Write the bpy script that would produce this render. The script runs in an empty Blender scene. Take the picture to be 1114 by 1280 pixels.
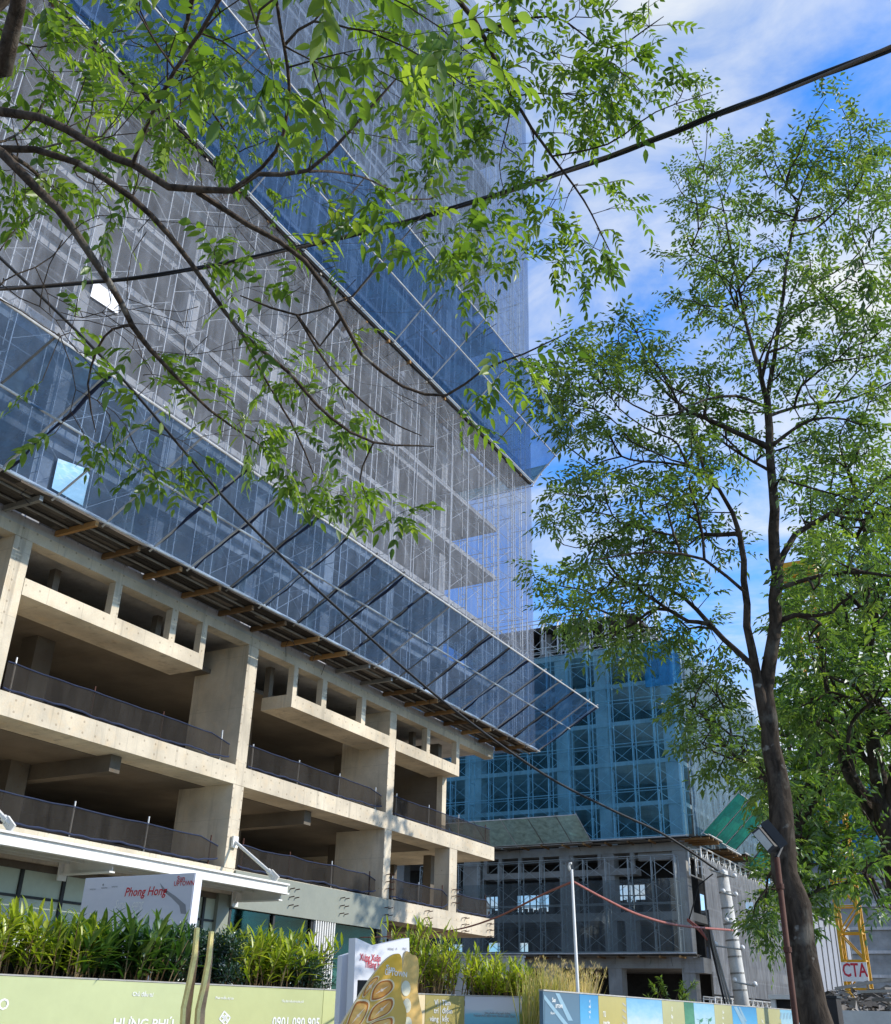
import bpy, math, random
import numpy as np
from mathutils import Vector, Matrix

random.seed(7)
rng = np.random.default_rng(11)
scene = bpy.context.scene
COL = scene.collection

# ------------------------------------------------------------------ camera
F, CX, CY = 1264.0, 557.0, 640.0
def _n(v): return v / np.linalg.norm(v)
vy = _n(np.array([1340 - CX, -(1290 - CY), -F]))
vz = np.array([625 - CX, -(-1900 - CY), -F]); vz = _n(vz - 0); vz = _n(vz - vy * vz.dot(vy))
vx = np.cross(vy, vz)
R = np.array([vx, vy, vz])
EYE = np.array([0.0, 0.0, 1.6])
def ray(px, py):
    return _n(R @ np.array([px - CX, -(py - CY), -F]))
def at(px, py, d): return EYE + ray(px, py) * d                      # slant distance in metres
def ath(px, py, h):                                                  # horizontal distance in metres
    d = ray(px, py); return EYE + d * (h / math.hypot(d[0], d[1]))
def aty(px, py, y): d = ray(px, py); return EYE + d * (y / d[1])
def atx(px, py, x): d = ray(px, py); return EYE + d * (x / d[0])

cam_d = bpy.data.cameras.new("camera"); cam = bpy.data.objects.new("camera", cam_d); COL.objects.link(cam)
M = Matrix([[*R[0], 0], [*R[1], 0], [*R[2], 1.6], [0, 0, 0, 1]])
cam.matrix_world = M
cam_d.sensor_fit = 'HORIZONTAL'; cam_d.sensor_width = 36; cam_d.lens = 36 * F / 1114
cam_d.clip_end = 5000; cam_d.clip_start = 0.05
scene.camera = cam
scene.view_settings.view_transform = 'Standard'; scene.view_settings.look = 'None'
scene.view_settings.exposure = 0
scene.cycles.transparent_max_bounces = 24
scene.cycles.max_bounces = 6
scene.cycles.diffuse_bounces = 3

# ------------------------------------------------------------------ light
SUN_EL, SUN_AZ = math.radians(30), math.radians(28)      # azimuth measured from +X towards +Y
sdir = Vector((math.cos(SUN_EL) * math.cos(SUN_AZ), math.cos(SUN_EL) * math.sin(SUN_AZ), math.sin(SUN_EL)))
sl = bpy.data.lights.new("sun", 'SUN'); sl.energy = 5.0; sl.angle = math.radians(0.5); sl.color = (1.0, 0.93, 0.82)
so = bpy.data.objects.new("sun", sl); COL.objects.link(so)
so.rotation_euler = sdir.to_track_quat('Z', 'Y').to_euler(); so.location = (40, 5, 60)

# ------------------------------------------------------------------ node helpers
class NT:
    def __init__(s, tree): s.t = tree; s.t.nodes.clear()
    def n(s, typ, **kw):
        nd = s.t.nodes.new(typ)
        for k, v in kw.items():
            if k.startswith('i_'): nd.inputs[k[2:].replace('_', ' ')].default_value = v
            else: setattr(nd, k, v)
        return nd
    def l(s, a, b): s.t.links.new(a, b)
    def math(s, op, a, b=None, clamp=False):
        nd = s.t.nodes.new('ShaderNodeMath'); nd.operation = op; nd.use_clamp = clamp
        for i, v in enumerate((a, b)):
            if v is None: continue
            if isinstance(v, (int, float)): nd.inputs[i].default_value = v
            else: s.l(v, nd.inputs[i])
        return nd.outputs[0]
    def mix(s, f, a, b, mode='MIX'):
        nd = s.t.nodes.new('ShaderNodeMix'); nd.data_type = 'RGBA'; nd.blend_type = mode; nd.clamp_factor = True
        for sock, v in ((nd.inputs[0], f), (nd.inputs[6], a), (nd.inputs[7], b)):
            if isinstance(v, (int, float)): sock.default_value = v
            elif isinstance(v, tuple): sock.default_value = (*v[:3], 1)
            else: s.l(v, sock)
        return nd.outputs[2]
    def ramp(s, f, stops):
        nd = s.t.nodes.new('ShaderNodeValToRGB'); e = nd.color_ramp.elements
        while len(e) < len(stops): e.new(0.5)
        for el, (p, c) in zip(e, stops):
            el.position = p; el.color = (*c, 1) if isinstance(c, tuple) else (c, c, c, 1)
        s.l(f, nd.inputs[0]); return nd.outputs[0]
    def noise(s, vec, scale, detail=4, rough=0.55, dist=0.0):
        nd = s.t.nodes.new('ShaderNodeTexNoise'); nd.inputs['Scale'].default_value = scale
        nd.inputs['Detail'].default_value = detail; nd.inputs['Roughness'].default_value = rough
        nd.inputs['Distortion'].default_value = dist
        if vec is not None: s.l(vec, nd.inputs['Vector'])
        return nd.outputs[0]
    def mapv(s, vec, scale=(1, 1, 1), loc=(0, 0, 0)):
        nd = s.t.nodes.new('ShaderNodeMapping'); nd.inputs['Scale'].default_value = scale
        nd.inputs['Location'].default_value = loc; s.l(vec, nd.inputs['Vector']); return nd.outputs[0]

# ------------------------------------------------------------------ world: daylight sky with broken cloud
w = bpy.data.worlds.new("World"); scene.world = w; w.use_nodes = True
nt = NT(w.node_tree)
sky = nt.n('ShaderNodeTexSky', sky_type='NISHITA', sun_disc=False, sun_elevation=SUN_EL, sun_rotation=math.radians(62))
sky.air_density = 1.0; sky.dust_density = 0.3; sky.ozone_density = 2.5
tc = nt.n('ShaderNodeTexCoord')
sep = nt.n('ShaderNodeSeparateXYZ'); nt.l(tc.outputs['Generated'], sep.inputs[0])
zz = nt.math('ADD', nt.math('MAXIMUM', sep.outputs[2], 0.0), 0.22)
cmb = nt.n('ShaderNodeCombineXYZ')
nt.l(nt.math('DIVIDE', sep.outputs[0], zz), cmb.inputs[0]); nt.l(nt.math('DIVIDE', sep.outputs[1], zz), cmb.inputs[1])
cv = nt.mapv(cmb.outputs[0], (1.0, 1.0, 1.0), (3.1, 1.7, 0))
big = nt.noise(cv, 1.15, 7, 0.58, 0.25)
fine = nt.noise(nt.mapv(cmb.outputs[0], (1.5, 2.0, 1)), 3.6, 7, 0.6, 0.5)
cl = nt.math('ADD', nt.math('MULTIPLY', big, 0.72), nt.math('MULTIPLY', fine, 0.28))
cm = nt.ramp(cl, [(0.41, 0.0), (0.50, 0.55), (0.60, 1.0)])
skyc = nt.mix(1.0, sky.outputs[0], (0.64, 1.42, 2.25), 'MULTIPLY')
cshade = nt.ramp(fine, [(0.32, (4.1, 4.8, 5.6)), (0.7, (6.5, 6.7, 6.8))])
mixc = nt.mix(cm, skyc, cshade)
bg = nt.n('ShaderNodeBackground'); bg.inputs['Strength'].default_value = 0.15; nt.l(mixc, bg.inputs[0])
wo = nt.n('ShaderNodeOutputWorld'); nt.l(bg.outputs[0], wo.inputs[0])

# ------------------------------------------------------------------ materials
def newmat(name):
    m = bpy.data.materials.new(name); m.use_nodes = True
    t = NT(m.node_tree); out = t.n('ShaderNodeOutputMaterial'); return m, t, out
def princ(t, out, col, rough=0.8, metal=0.0, bump=None, bump_d=0.01, spec=0.3):
    p = t.n('ShaderNodeBsdfPrincipled')
    if isinstance(col, tuple): p.inputs['Base Color'].default_value = (*col, 1)
    else: t.l(col, p.inputs['Base Color'])
    if isinstance(rough, (int, float)): p.inputs['Roughness'].default_value = rough
    else: t.l(rough, p.inputs['Roughness'])
    p.inputs['Metallic'].default_value = metal
    p.inputs['Specular IOR Level'].default_value = spec
    if bump is not None:
        b = t.n('ShaderNodeBump'); b.inputs['Distance'].default_value = bump_d; b.inputs['Strength'].default_value = 0.6
        t.l(bump, b.inputs['Height']); t.l(b.outputs[0], p.inputs['Normal'])
    t.l(p.outputs[0], out.inputs[0]); return p
def pos(t): return t.n('ShaderNodeNewGeometry').outputs['Position']

def concrete(name, base, var=1.0, stain=(0.16, 0.14, 0.12), form=True):
    m, t, out = newmat(name); P = pos(t)
    big = t.noise(P, 0.45, 5, 0.6); mid = t.noise(P, 2.2, 5, 0.6, 0.6); fine = t.noise(P, 22, 4, 0.6)
    streak = t.noise(t.mapv(P, (3.2, 3.2, 0.22)), 1.0, 5, 0.6, 0.2)
    dk = tuple(c * 0.74 for c in base); lt = tuple(min(1, c * 1.18) for c in base)
    c = t.mix(t.ramp(big, [(0.36, 0.0), (0.64, 1.0)]), dk, lt)
    c = t.mix(t.math('MULTIPLY', t.ramp(mid, [(0.52, 0.0), (0.72, 1.0)]), 0.35 * var), c, tuple(x * y for x, y in zip(base, (1.15, 0.98, 0.75))))
    c = t.mix(t.math('MULTIPLY', t.ramp(streak, [(0.55, 0.0), (0.78, 1.0)]), 0.6 * var), c, stain)
    c = t.mix(t.math('MULTIPLY', t.ramp(fine, [(0.4, 0.0), (0.65, 1.0)]), 0.18), c, tuple(x * 0.6 for x in base))
    if form:                                     # shutter-board joints
        sp = t.n('ShaderNodeSeparateXYZ'); t.l(P, sp.inputs[0])
        a = t.math('PINGPONG', sp.outputs[1], 0.61); j = t.math('LESS_THAN', a, 0.012)
        b = t.math('PINGPONG', t.math('ADD', sp.outputs[2], 0.2), 0.9); j2 = t.math('LESS_THAN', b, 0.01)
        c = t.mix(t.math('MULTIPLY', t.math('MAXIMUM', j, j2), 0.28), c, tuple(x * 0.45 for x in base))
        ya = t.math('SUBTRACT', t.math('PINGPONG', sp.outputs[1], 0.46), 0.23); za = t.math('SUBTRACT', t.math('PINGPONG', sp.outputs[2], 0.30), 0.15)
        hole = t.math('LESS_THAN', t.math('ADD', t.math('MULTIPLY', ya, ya), t.math('MULTIPLY', za, za)), 0.0011)
        hole = t.math('MULTIPLY', hole, t.math('GREATER_THAN', mid, 0.44))
        nx = t.n('ShaderNodeSeparateXYZ'); t.l(t.n('ShaderNodeNewGeometry').outputs['True Normal'], nx.inputs[0])
        hole = t.math('MULTIPLY', hole, t.math('GREATER_THAN', t.math('ABSOLUTE', nx.outputs[0]), 0.7))
        c = t.mix(t.math('MULTIPLY', hole, 0.42), c, (0.13, 0.085, 0.05))
        vr = t.n('ShaderNodeTexVoronoi'); vr.inputs['Scale'].default_value = 1.7; t.l(P, vr.inputs['Vector'])
        c = t.mix(t.math('MULTIPLY', t.math('LESS_THAN', vr.outputs[0], 0.045), 0.5), c, (0.2, 0.12, 0.06))
    princ(t, out, c, 0.88, bump=t.math('ADD', t.math('MULTIPLY', mid, 0.6), t.math('MULTIPLY', fine, 0.4)), bump_d=0.02, spec=0.2)
    return m

def plain(name, col, rough=0.6, metal=0.0, var=0.25, scale=3.0, spec=0.3):
    m, t, out = newmat(name); P = pos(t)
    n1 = t.noise(P, scale, 5, 0.6); n2 = t.noise(P, scale * 9, 3, 0.6)
    f = t.math('ADD', t.math('MULTIPLY', n1, 0.65), t.math('MULTIPLY', n2, 0.35))
    c = t.mix(t.ramp(f, [(0.32, 0.0), (0.68, 1.0)]), tuple(x * (1 - var) for x in col), tuple(min(1, x * (1 + var * 0.6)) for x in col))
    r = t.math('ADD', t.math('MULTIPLY', n1, 0.25), rough - 0.12, True)
    princ(t, out, c, r, metal, spec=spec); return m

def net(name, col, alpha, fold=0.12, trans=0.5, weave=0.0):
    m, t, out = newmat(name); P = pos(t)
    n = t.noise(t.mapv(P, (0.5, 0.5, 0.16)), 1.0, 5, 0.65, 0.7); n2 = t.noise(t.mapv(P, (1.4, 1.4, 0.3)), 1.7, 4, 0.6, 0.4)
    a = t.math('ADD', t.math('MULTIPLY', t.math('SUBTRACT', n, 0.5), fold * 3), alpha)
    a = t.math('ADD', a, t.math('MULTIPLY', t.math('SUBTRACT', n2, 0.5), fold * 2.4), True)
    if weave:
        sp = t.n('ShaderNodeSeparateXYZ'); t.l(P, sp.inputs[0])
        a = t.math('ADD', a, t.math('MULTIPLY', t.math('LESS_THAN', t.math('PINGPONG', sp.outputs[2], weave), weave * 0.05), 0.12), True)
    ta = t.n('ShaderNodeAttribute'); ta.attribute_name = 'tint'
    a = t.math('ADD', a, t.math('MULTIPLY', t.math('SUBTRACT', ta.outputs['Fac'], 0.5), fold * 1.6), True)
    c = t.mix(t.ramp(n2, [(0.3, 0.0), (0.7, 1.0)]), tuple(x * 0.72 for x in col), tuple(min(1, x * 1.25) for x in col))
    d = t.n('ShaderNodeBsdfDiffuse'); tr = t.n('ShaderNodeBsdfTranslucent'); t.l(c, d.inputs[0]); t.l(c, tr.inputs[0])
    mx = t.n('ShaderNodeMixShader'); mx.inputs[0].default_value = trans; t.l(d.outputs[0], mx.inputs[1]); t.l(tr.outputs[0], mx.inputs[2])
    tp = t.n('ShaderNodeBsdfTransparent')
    tp.inputs[0].default_value = tuple(0.45 + 0.55 * min(1, x / max(col)) for x in col) + (1,)
    m2 = t.n('ShaderNodeMixShader'); t.l(a, m2.inputs[0]); t.l(tp.outputs[0], m2.inputs[1]); t.l(mx.outputs[0], m2.inputs[2])
    t.l(m2.outputs[0], out.inputs[0]); return m

def leafmat(name, dark, mid, light, trans=0.45, gloss=0.08):
    m, t, out = newmat(name)
    at_ = t.n('ShaderNodeAttribute'); at_.attribute_name = 'tint'; v = at_.outputs['Fac']
    P = pos(t); n = t.noise(P, 1.1, 3, 0.5)
    f = t.math('ADD', t.math('MULTIPLY', v, 0.75), t.math('MULTIPLY', n, 0.35), True)
    c = t.ramp(f, [(0.12, dark), (0.5, mid), (0.92, light)])
    d = t.n('ShaderNodeBsdfDiffuse'); t.l(c, d.inputs[0])
    tr = t.n('ShaderNodeBsdfTranslucent')
    t.l(t.mix(1.0, c, (1.22, 1.34, 0.6), 'MULTIPLY'), tr.inputs[0])
    mx = t.n('ShaderNodeMixShader'); mx.inputs[0].default_value = trans; t.l(d.outputs[0], mx.inputs[1]); t.l(tr.outputs[0], mx.inputs[2])
    g = t.n('ShaderNodeBsdfGlossy'); g.inputs['Roughness'].default_value = 0.38; g.inputs[0].default_value = (0.9, 0.95, 1, 1)
    m2 = t.n('ShaderNodeMixShader'); m2.inputs[0].default_value = gloss; t.l(mx.outputs[0], m2.inputs[1]); t.l(g.outputs[0], m2.inputs[2])
    t.l(m2.outputs[0], out.inputs[0]); return m

def bark(name, a, b, scale=14):
    m, t, out = newmat(name); P = pos(t)
    n1 = t.noise(t.mapv(P, (1, 1, 0.35)), scale, 6, 0.65, 0.5); n2 = t.noise(P, 3.0, 4, 0.6); n3 = t.noise(P, 7.0, 3, 0.5)
    c = t.mix(t.ramp(n1, [(0.35, 0.0), (0.68, 1.0)]), a, b)
    c = t.mix(t.math('MULTIPLY', t.ramp(n2, [(0.55, 0.0), (0.7, 1.0)]), 0.5), c, (0.2, 0.19, 0.16))
    c = t.mix(t.math('MULTIPLY', t.ramp(n3, [(0.66, 0.0), (0.72, 1.0)]), 0.6), c, (0.3, 0.29, 0.26))
    princ(t, out, c, 0.95, bump=n1, bump_d=0.03, spec=0.1); return m

def tinted(name, stops, rough=0.8, metal=0.0, spec=0.2):
    m, t, out = newmat(name)
    a = t.n('ShaderNodeAttribute'); a.attribute_name = 'tint'
    n = t.noise(t.mapv(pos(t), (1, 1, 1)), 5, 5, 0.65)
    f = t.math('ADD', t.math('MULTIPLY', a.outputs['Fac'], 0.7), t.math('MULTIPLY', n, 0.3))
    princ(t, out, t.ramp(f, stops), rough, metal, spec=spec); return m

def zgrad(name, z0, z1, stops, rough=0.5, noise_amt=0.06):
    """printed sheet: colours change with height, with a little soft variation"""
    m, t, out = newmat(name); P = pos(t); sp = t.n('ShaderNodeSeparateXYZ'); t.l(P, sp.inputs[0])
    f = t.math('DIVIDE', t.math('SUBTRACT', sp.outputs[2], z0), z1 - z0)
    n = t.noise(t.mapv(P, (2, 2, 7)), 1.6, 5, 0.6)
    f = t.math('ADD', f, t.math('MULTIPLY', t.math('SUBTRACT', n, 0.5), noise_amt * 4), True)
    princ(t, out, t.ramp(f, stops), rough, spec=0.35); return m

MAT = {
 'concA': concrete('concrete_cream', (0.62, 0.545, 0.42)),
 'concAin': concrete('concrete_inner_shaded', (0.155, 0.135, 0.11), 0.7),  # cream concrete darkened, interior shade put into the colour
 'concT': concrete('concrete_tower', (0.50, 0.485, 0.47), 0.8),
 'concB': concrete('concrete_grey', (0.31, 0.31, 0.30), 0.8),
 'concBT': concrete('concrete_pale', (0.58, 0.58, 0.56), 0.7),
 'ceil': concrete('soffit_shade', (0.17, 0.145, 0.115), 0.8),  # slab undersides darkened in colour for the shade indoors
 'dark': plain('dark_interior', (0.045, 0.042, 0.04), 0.95, var=0.5, scale=0.6),  # near-black, paints deep interior shade; also used for dark parts
 'wallT': plain('block_infill', (0.21, 0.205, 0.21), 0.95, var=0.35, scale=0.4),
 'netgrey': net('grey_debris_net', (0.30, 0.325, 0.37), 0.35, 0.14, 0.35, 0.9),
 'netend': net('thin_grey_net', (0.16, 0.195, 0.25), 0.36, 0.12, 0.5),
 'netgreyhi': net('grey_debris_net_upper', (0.18, 0.235, 0.325), 0.52, 0.16, 0.35, 0.9),
 'netpale': net('pale_blue_net', (0.20, 0.28, 0.34), 0.62, 0.12, 0.4),
 'netgreyB': net('grey_debris_net_side', (0.24, 0.25, 0.265), 0.74, 0.12, 0.3, 1.1),
 'netblue': net('blue_catch_net', (0.10, 0.19, 0.30), 0.45, 0.22, 0.5),
 'netblue_hi': net('blue_catch_net_upper', (0.085, 0.21, 0.38), 0.44, 0.14, 0.5),
 'netblueB': net('blue_scaffold_net', (0.10, 0.31, 0.42), 0.25, 0.16, 0.5),
 'netbluebright': net('bright_blue_net', (0.04, 0.26, 0.50), 0.5, 0.14, 0.5),
 'netdark': net('dark_scaffold_net', (0.19, 0.22, 0.23), 0.42, 0.18, 0.5),
 'netgreen': net('green_catch_net', (0.03, 0.30, 0.20), 0.86, 0.08, 0.45),
 'netolive': net('faded_green_net', (0.46, 0.56, 0.43), 0.84, 0.1, 0.45),
 'netrail': net('black_rail_mesh', (0.06, 0.055, 0.05), 0.66, 0.12, 0.4),
 'steel': plain('galvanised_tube', (0.62, 0.62, 0.61), 0.5, 0.3, 0.3, 2.0),
 'steelB': plain('pale_blue_grey_tube', (0.58, 0.66, 0.68), 0.5, 0.2, 0.3, 2.0),
 'steelG': plain('dull_grey_tube', (0.36, 0.39, 0.39), 0.6, 0.2, 0.3, 2.0),
 'steeldark': plain('weathered_tube', (0.26, 0.25, 0.23), 0.6, 0.3, 0.4, 2.0),
 'navy': plain('navy_rope', (0.025, 0.035, 0.075), 0.8, var=0.4, scale=4),
 'timber': tinted('form_timber', [(0.0, (0.06, 0.04, 0.025)), (0.4, (0.2, 0.115, 0.05)), (0.75, (0.36, 0.2, 0.075)), (1.0, (0.42, 0.30, 0.17))]),
 'plank': tinted('site_planks', [(0.0, (0.018, 0.016, 0.014)), (0.45, (0.06, 0.052, 0.045)), (0.75, (0.14, 0.12, 0.1)), (1.0, (0.3, 0.27, 0.23))], 0.9),
 'white': plain('white_paint', (0.78, 0.77, 0.73), 0.45, var=0.1, scale=2),
 'offwhite': plain('offwhite_board', (0.74, 0.76, 0.82), 0.5, var=0.04, scale=1),
 'clad': plain('grey_green_cladding', (0.23, 0.245, 0.20), 0.5, var=0.12, scale=1.2, spec=0.5),
 'frost': plain('frosted_pane', (0.52, 0.57, 0.46), 0.5, var=0.12, scale=0.7, spec=0.3),
 'frame': plain('dark_mullion', (0.03, 0.03, 0.03), 0.5, var=0.2),
 'bark': bark('street_bark', (0.022, 0.017, 0.013), (0.085, 0.066, 0.05)),
 'bark2': bark('branch_bark', (0.03, 0.023, 0.018), (0.11, 0.085, 0.065), 30),
 'leaf': leafmat('leaf_street', (0.052, 0.10, 0.024), (0.13, 0.21, 0.038), (0.28, 0.345, 0.055), 0.52, 0.05),
 'leafnear': leafmat('leaf_overhead', (0.055, 0.108, 0.016), (0.13, 0.215, 0.028), (0.30, 0.375, 0.055), 0.56, 0.025),
 'leafback': leafmat('leaf_background', (0.045, 0.098, 0.022), (0.12, 0.21, 0.038), (0.27, 0.35, 0.055), 0.52, 0.05),
 'lance': leafmat('leaf_lance', (0.075, 0.13, 0.016), (0.21, 0.29, 0.026), (0.50, 0.53, 0.06), 0.5, 0.04),
 'lancedark': leafmat('leaf_lance_dark', (0.016, 0.05, 0.012), (0.045, 0.12, 0.02), (0.16, 0.25, 0.035), 0.38, 0.07),
 'shrub': leafmat('leaf_shrub', (0.008, 0.028, 0.014), (0.022, 0.07, 0.026), (0.06, 0.13, 0.04), 0.3, 0.1),
 'reed': leafmat('dry_reed', (0.16, 0.24, 0.04), (0.44, 0.40, 0.13), (0.74, 0.54, 0.33), 0.4, 0.03),
 'straw': tinted('dry_stem', [(0.0, (0.10, 0.05, 0.025)), (0.5, (0.24, 0.15, 0.07)), (1.0, (0.4, 0.32, 0.18))]),
 'soil': plain('planter_soil', (0.05, 0.035, 0.022), 0.95, var=0.5, scale=6),
 'cable': plain('black_cable', (0.012, 0.012, 0.013), 0.55, var=0.3, scale=5),
 'cable2': plain('weathered_cable', (0.13, 0.105, 0.085), 0.6, var=0.45, scale=9),
 'red': plain('red_hose', (0.33, 0.11, 0.09), 0.6, var=0.35, scale=6),
 'poleconc': plain('pole_concrete', (0.60, 0.59, 0.56), 0.85, var=0.25, scale=3),
 'porc': plain('white_porcelain', (0.8, 0.8, 0.78), 0.25, var=0.05),
 'rust': plain('rusty_pipe', (0.10, 0.043, 0.03), 0.75, 0.2, 0.45, 7),
 'lampbody': plain('lamp_housing', (0.03, 0.03, 0.032), 0.5, var=0.3),
 'lampglass': plain('lamp_lens', (0.42, 0.42, 0.38), 0.25, var=0.15, scale=18),
 'crane': plain('crane_yellow', (0.62, 0.33, 0.02), 0.5, var=0.3, scale=3),
 'brass': plain('brushed_brass', (1.0, 0.74, 0.30), 0.42, 0.35, 0.3, 5),
 'brassshade': plain('brass_shaded_side', (0.50, 0.30, 0.16), 0.4, 0.2, 0.4, 6),  # brass darkened in colour for its shaded side
 'redtxt': plain('red_letters', (0.55, 0.03, 0.05), 0.4, var=0.1),
 'whitetxt': plain('white_letters', (0.82, 0.83, 0.80), 0.4, var=0.03),
 'greytxt': plain('grey_letters', (0.28, 0.29, 0.31), 0.5, var=0.05),
 'lime': plain('lime_board', (0.50, 0.53, 0.245), 0.4, var=0.07, scale=0.8, spec=0.4),
 'limepale': plain('pale_lime_board', (0.50, 0.55, 0.29), 0.4, var=0.08, scale=0.6, spec=0.4),
 'gold': plain('gold_board', (0.44, 0.37, 0.115), 0.4, var=0.08, scale=1, spec=0.4),
 'olive': plain('olive_board', (0.42, 0.40, 0.19), 0.4, var=0.08, scale=1, spec=0.4),
 'cap': plain('wall_cap', (0.42, 0.41, 0.38), 0.8, var=0.3, scale=5),
 'seaprint': zgrad('sea_print', 1.2, 1.95, [(0.0, (0.08, 0.3, 0.45)), (0.55, (0.2, 0.5, 0.62)), (0.70, (0.62, 0.66, 0.70)), (1.0, (0.60, 0.61, 0.66))]),
 'skyprint': zgrad('sky_print', 1.2, 1.95, [(0.0, (0.10, 0.24, 0.34)), (0.42, (0.46, 0.56, 0.60)), (0.7, (0.27, 0.47, 0.60)), (1.0, (0.15, 0.36, 0.55))], noise_amt=0.12),
 'blueprint': zgrad('blue_print', 1.2, 1.95, [(0.0, (0.22, 0.42, 0.55)), (0.6, (0.08, 0.32, 0.54)), (1.0, (0.05, 0.22, 0.42))]),
 'slateprint': zgrad('slate_print', 1.2, 1.95, [(0.0, (0.07, 0.16, 0.24)), (0.6, (0.09, 0.165, 0.23)), (1.0, (0.085, 0.145, 0.20))]),
 'poolprint': zgrad('pool_print', 1.2, 1.95, [(0.0, (0.16, 0.34, 0.34)), (0.5, (0.36, 0.52, 0.56)), (1.0, (0.20, 0.42, 0.56))], noise_amt=0.15),
 'leafprint': zgrad('foliage_print', 1.2, 1.95, [(0.0, (0.03, 0.12, 0.08)), (0.5, (0.08, 0.25, 0.14)), (1.0, (0.04, 0.16, 0.09))], noise_amt=0.3),
 'paleblue': plain('pale_blue_ink', (0.24, 0.38, 0.47), 0.4, var=0.1),
 'greyboard': zgrad('grey_print', 2.6, 4.15, [(0.0, (0.78, 0.79, 0.82)), (0.6, (0.62, 0.64, 0.70)), (1.0, (0.70, 0.71, 0.76))], noise_amt=0.12),
 'wing': zgrad('wing_print', 1.2, 2.25, [(0.0, (0.55, 0.40, 0.12)), (0.6, (0.75, 0.45, 0.07)), (1.0, (0.92, 0.52, 0.03))], noise_amt=0.03),
 'wing2': zgrad('wing_print_pale', 1.2, 2.25, [(0.0, (0.72, 0.46, 0.14)), (1.0, (0.72, 0.48, 0.15))], noise_amt=0.03),
 'wingedge': plain('cream_edge', (0.80, 0.66, 0.40), 0.4, var=0.05),
 'cell': zgrad('orange_cell', 1.2, 2.1, [(0.0, (0.70, 0.24, 0.03)), (0.35, (0.82, 0.50, 0.14)), (0.65, (0.72, 0.30, 0.05)), (1.0, (0.85, 0.52, 0.14))], noise_amt=0.2),
 'cellred': plain('dark_orange_ink', (0.48, 0.15, 0.02), 0.4, var=0.2),
 'cellglow': plain('pale_ink', (0.9, 0.72, 0.5), 0.4, var=0.1),
 'creamspot': plain('cream_spot', (0.75, 0.72, 0.55), 0.4, var=0.04),
 'rubble': tinted('rubble', [(0.0, (0.05, 0.045, 0.04)), (0.5, (0.2, 0.18, 0.16)), (1.0, (0.45, 0.43, 0.40))], 0.95),
 'pavement': plain('paving', (0.26, 0.25, 0.23), 0.9, var=0.25, scale=2),
 'asphalt': plain('asphalt', (0.05, 0.05, 0.05), 0.92, var=0.35, scale=4),
 'earth': plain('bare_earth', (0.20, 0.155, 0.11), 0.95, var=0.4, scale=0.5),
 'line': plain('road_paint', (0.7, 0.7, 0.66), 0.7, var=0.15),
 'sheet': zgrad('reflective_sheet', 14.3, 16.2, [(0.0, (0.45, 0.72, 0.85)), (0.35, (0.78, 0.90, 0.95)), (1.0, (0.92, 0.94, 0.94))], noise_amt=0.5),
 'greyhoard': plain('grey_sheeting', (0.27, 0.28, 0.31), 0.7, var=0.15, scale=0.6),
 'board_conc': plain('pale_concrete_wall', (0.47, 0.47, 0.46), 0.85, var=0.15, scale=1.5),
}
# clear shop glass
m, t, out = newmat('shop_glass')
g = t.n('ShaderNodeBsdfGlossy'); g.inputs[0].default_value = (0.75, 0.9, 0.85, 1); g.inputs['Roughness'].default_value = 0.03
tp = t.n('ShaderNodeBsdfTransparent'); tp.inputs[0].default_value = (0.26, 0.36, 0.31, 1)
fr = t.n('ShaderNodeFresnel'); fr.inputs[0].default_value = 1.7
mx = t.n('ShaderNodeMixShader'); t.l(t.math('MULTIPLY', fr.outputs[0], 0.4), mx.inputs[0]); t.l(tp.outputs[0], mx.inputs[1]); t.l(g.outputs[0], mx.inputs[2]); t.l(mx.outputs[0], out.inputs[0])
MAT['glass'] = m

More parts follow.
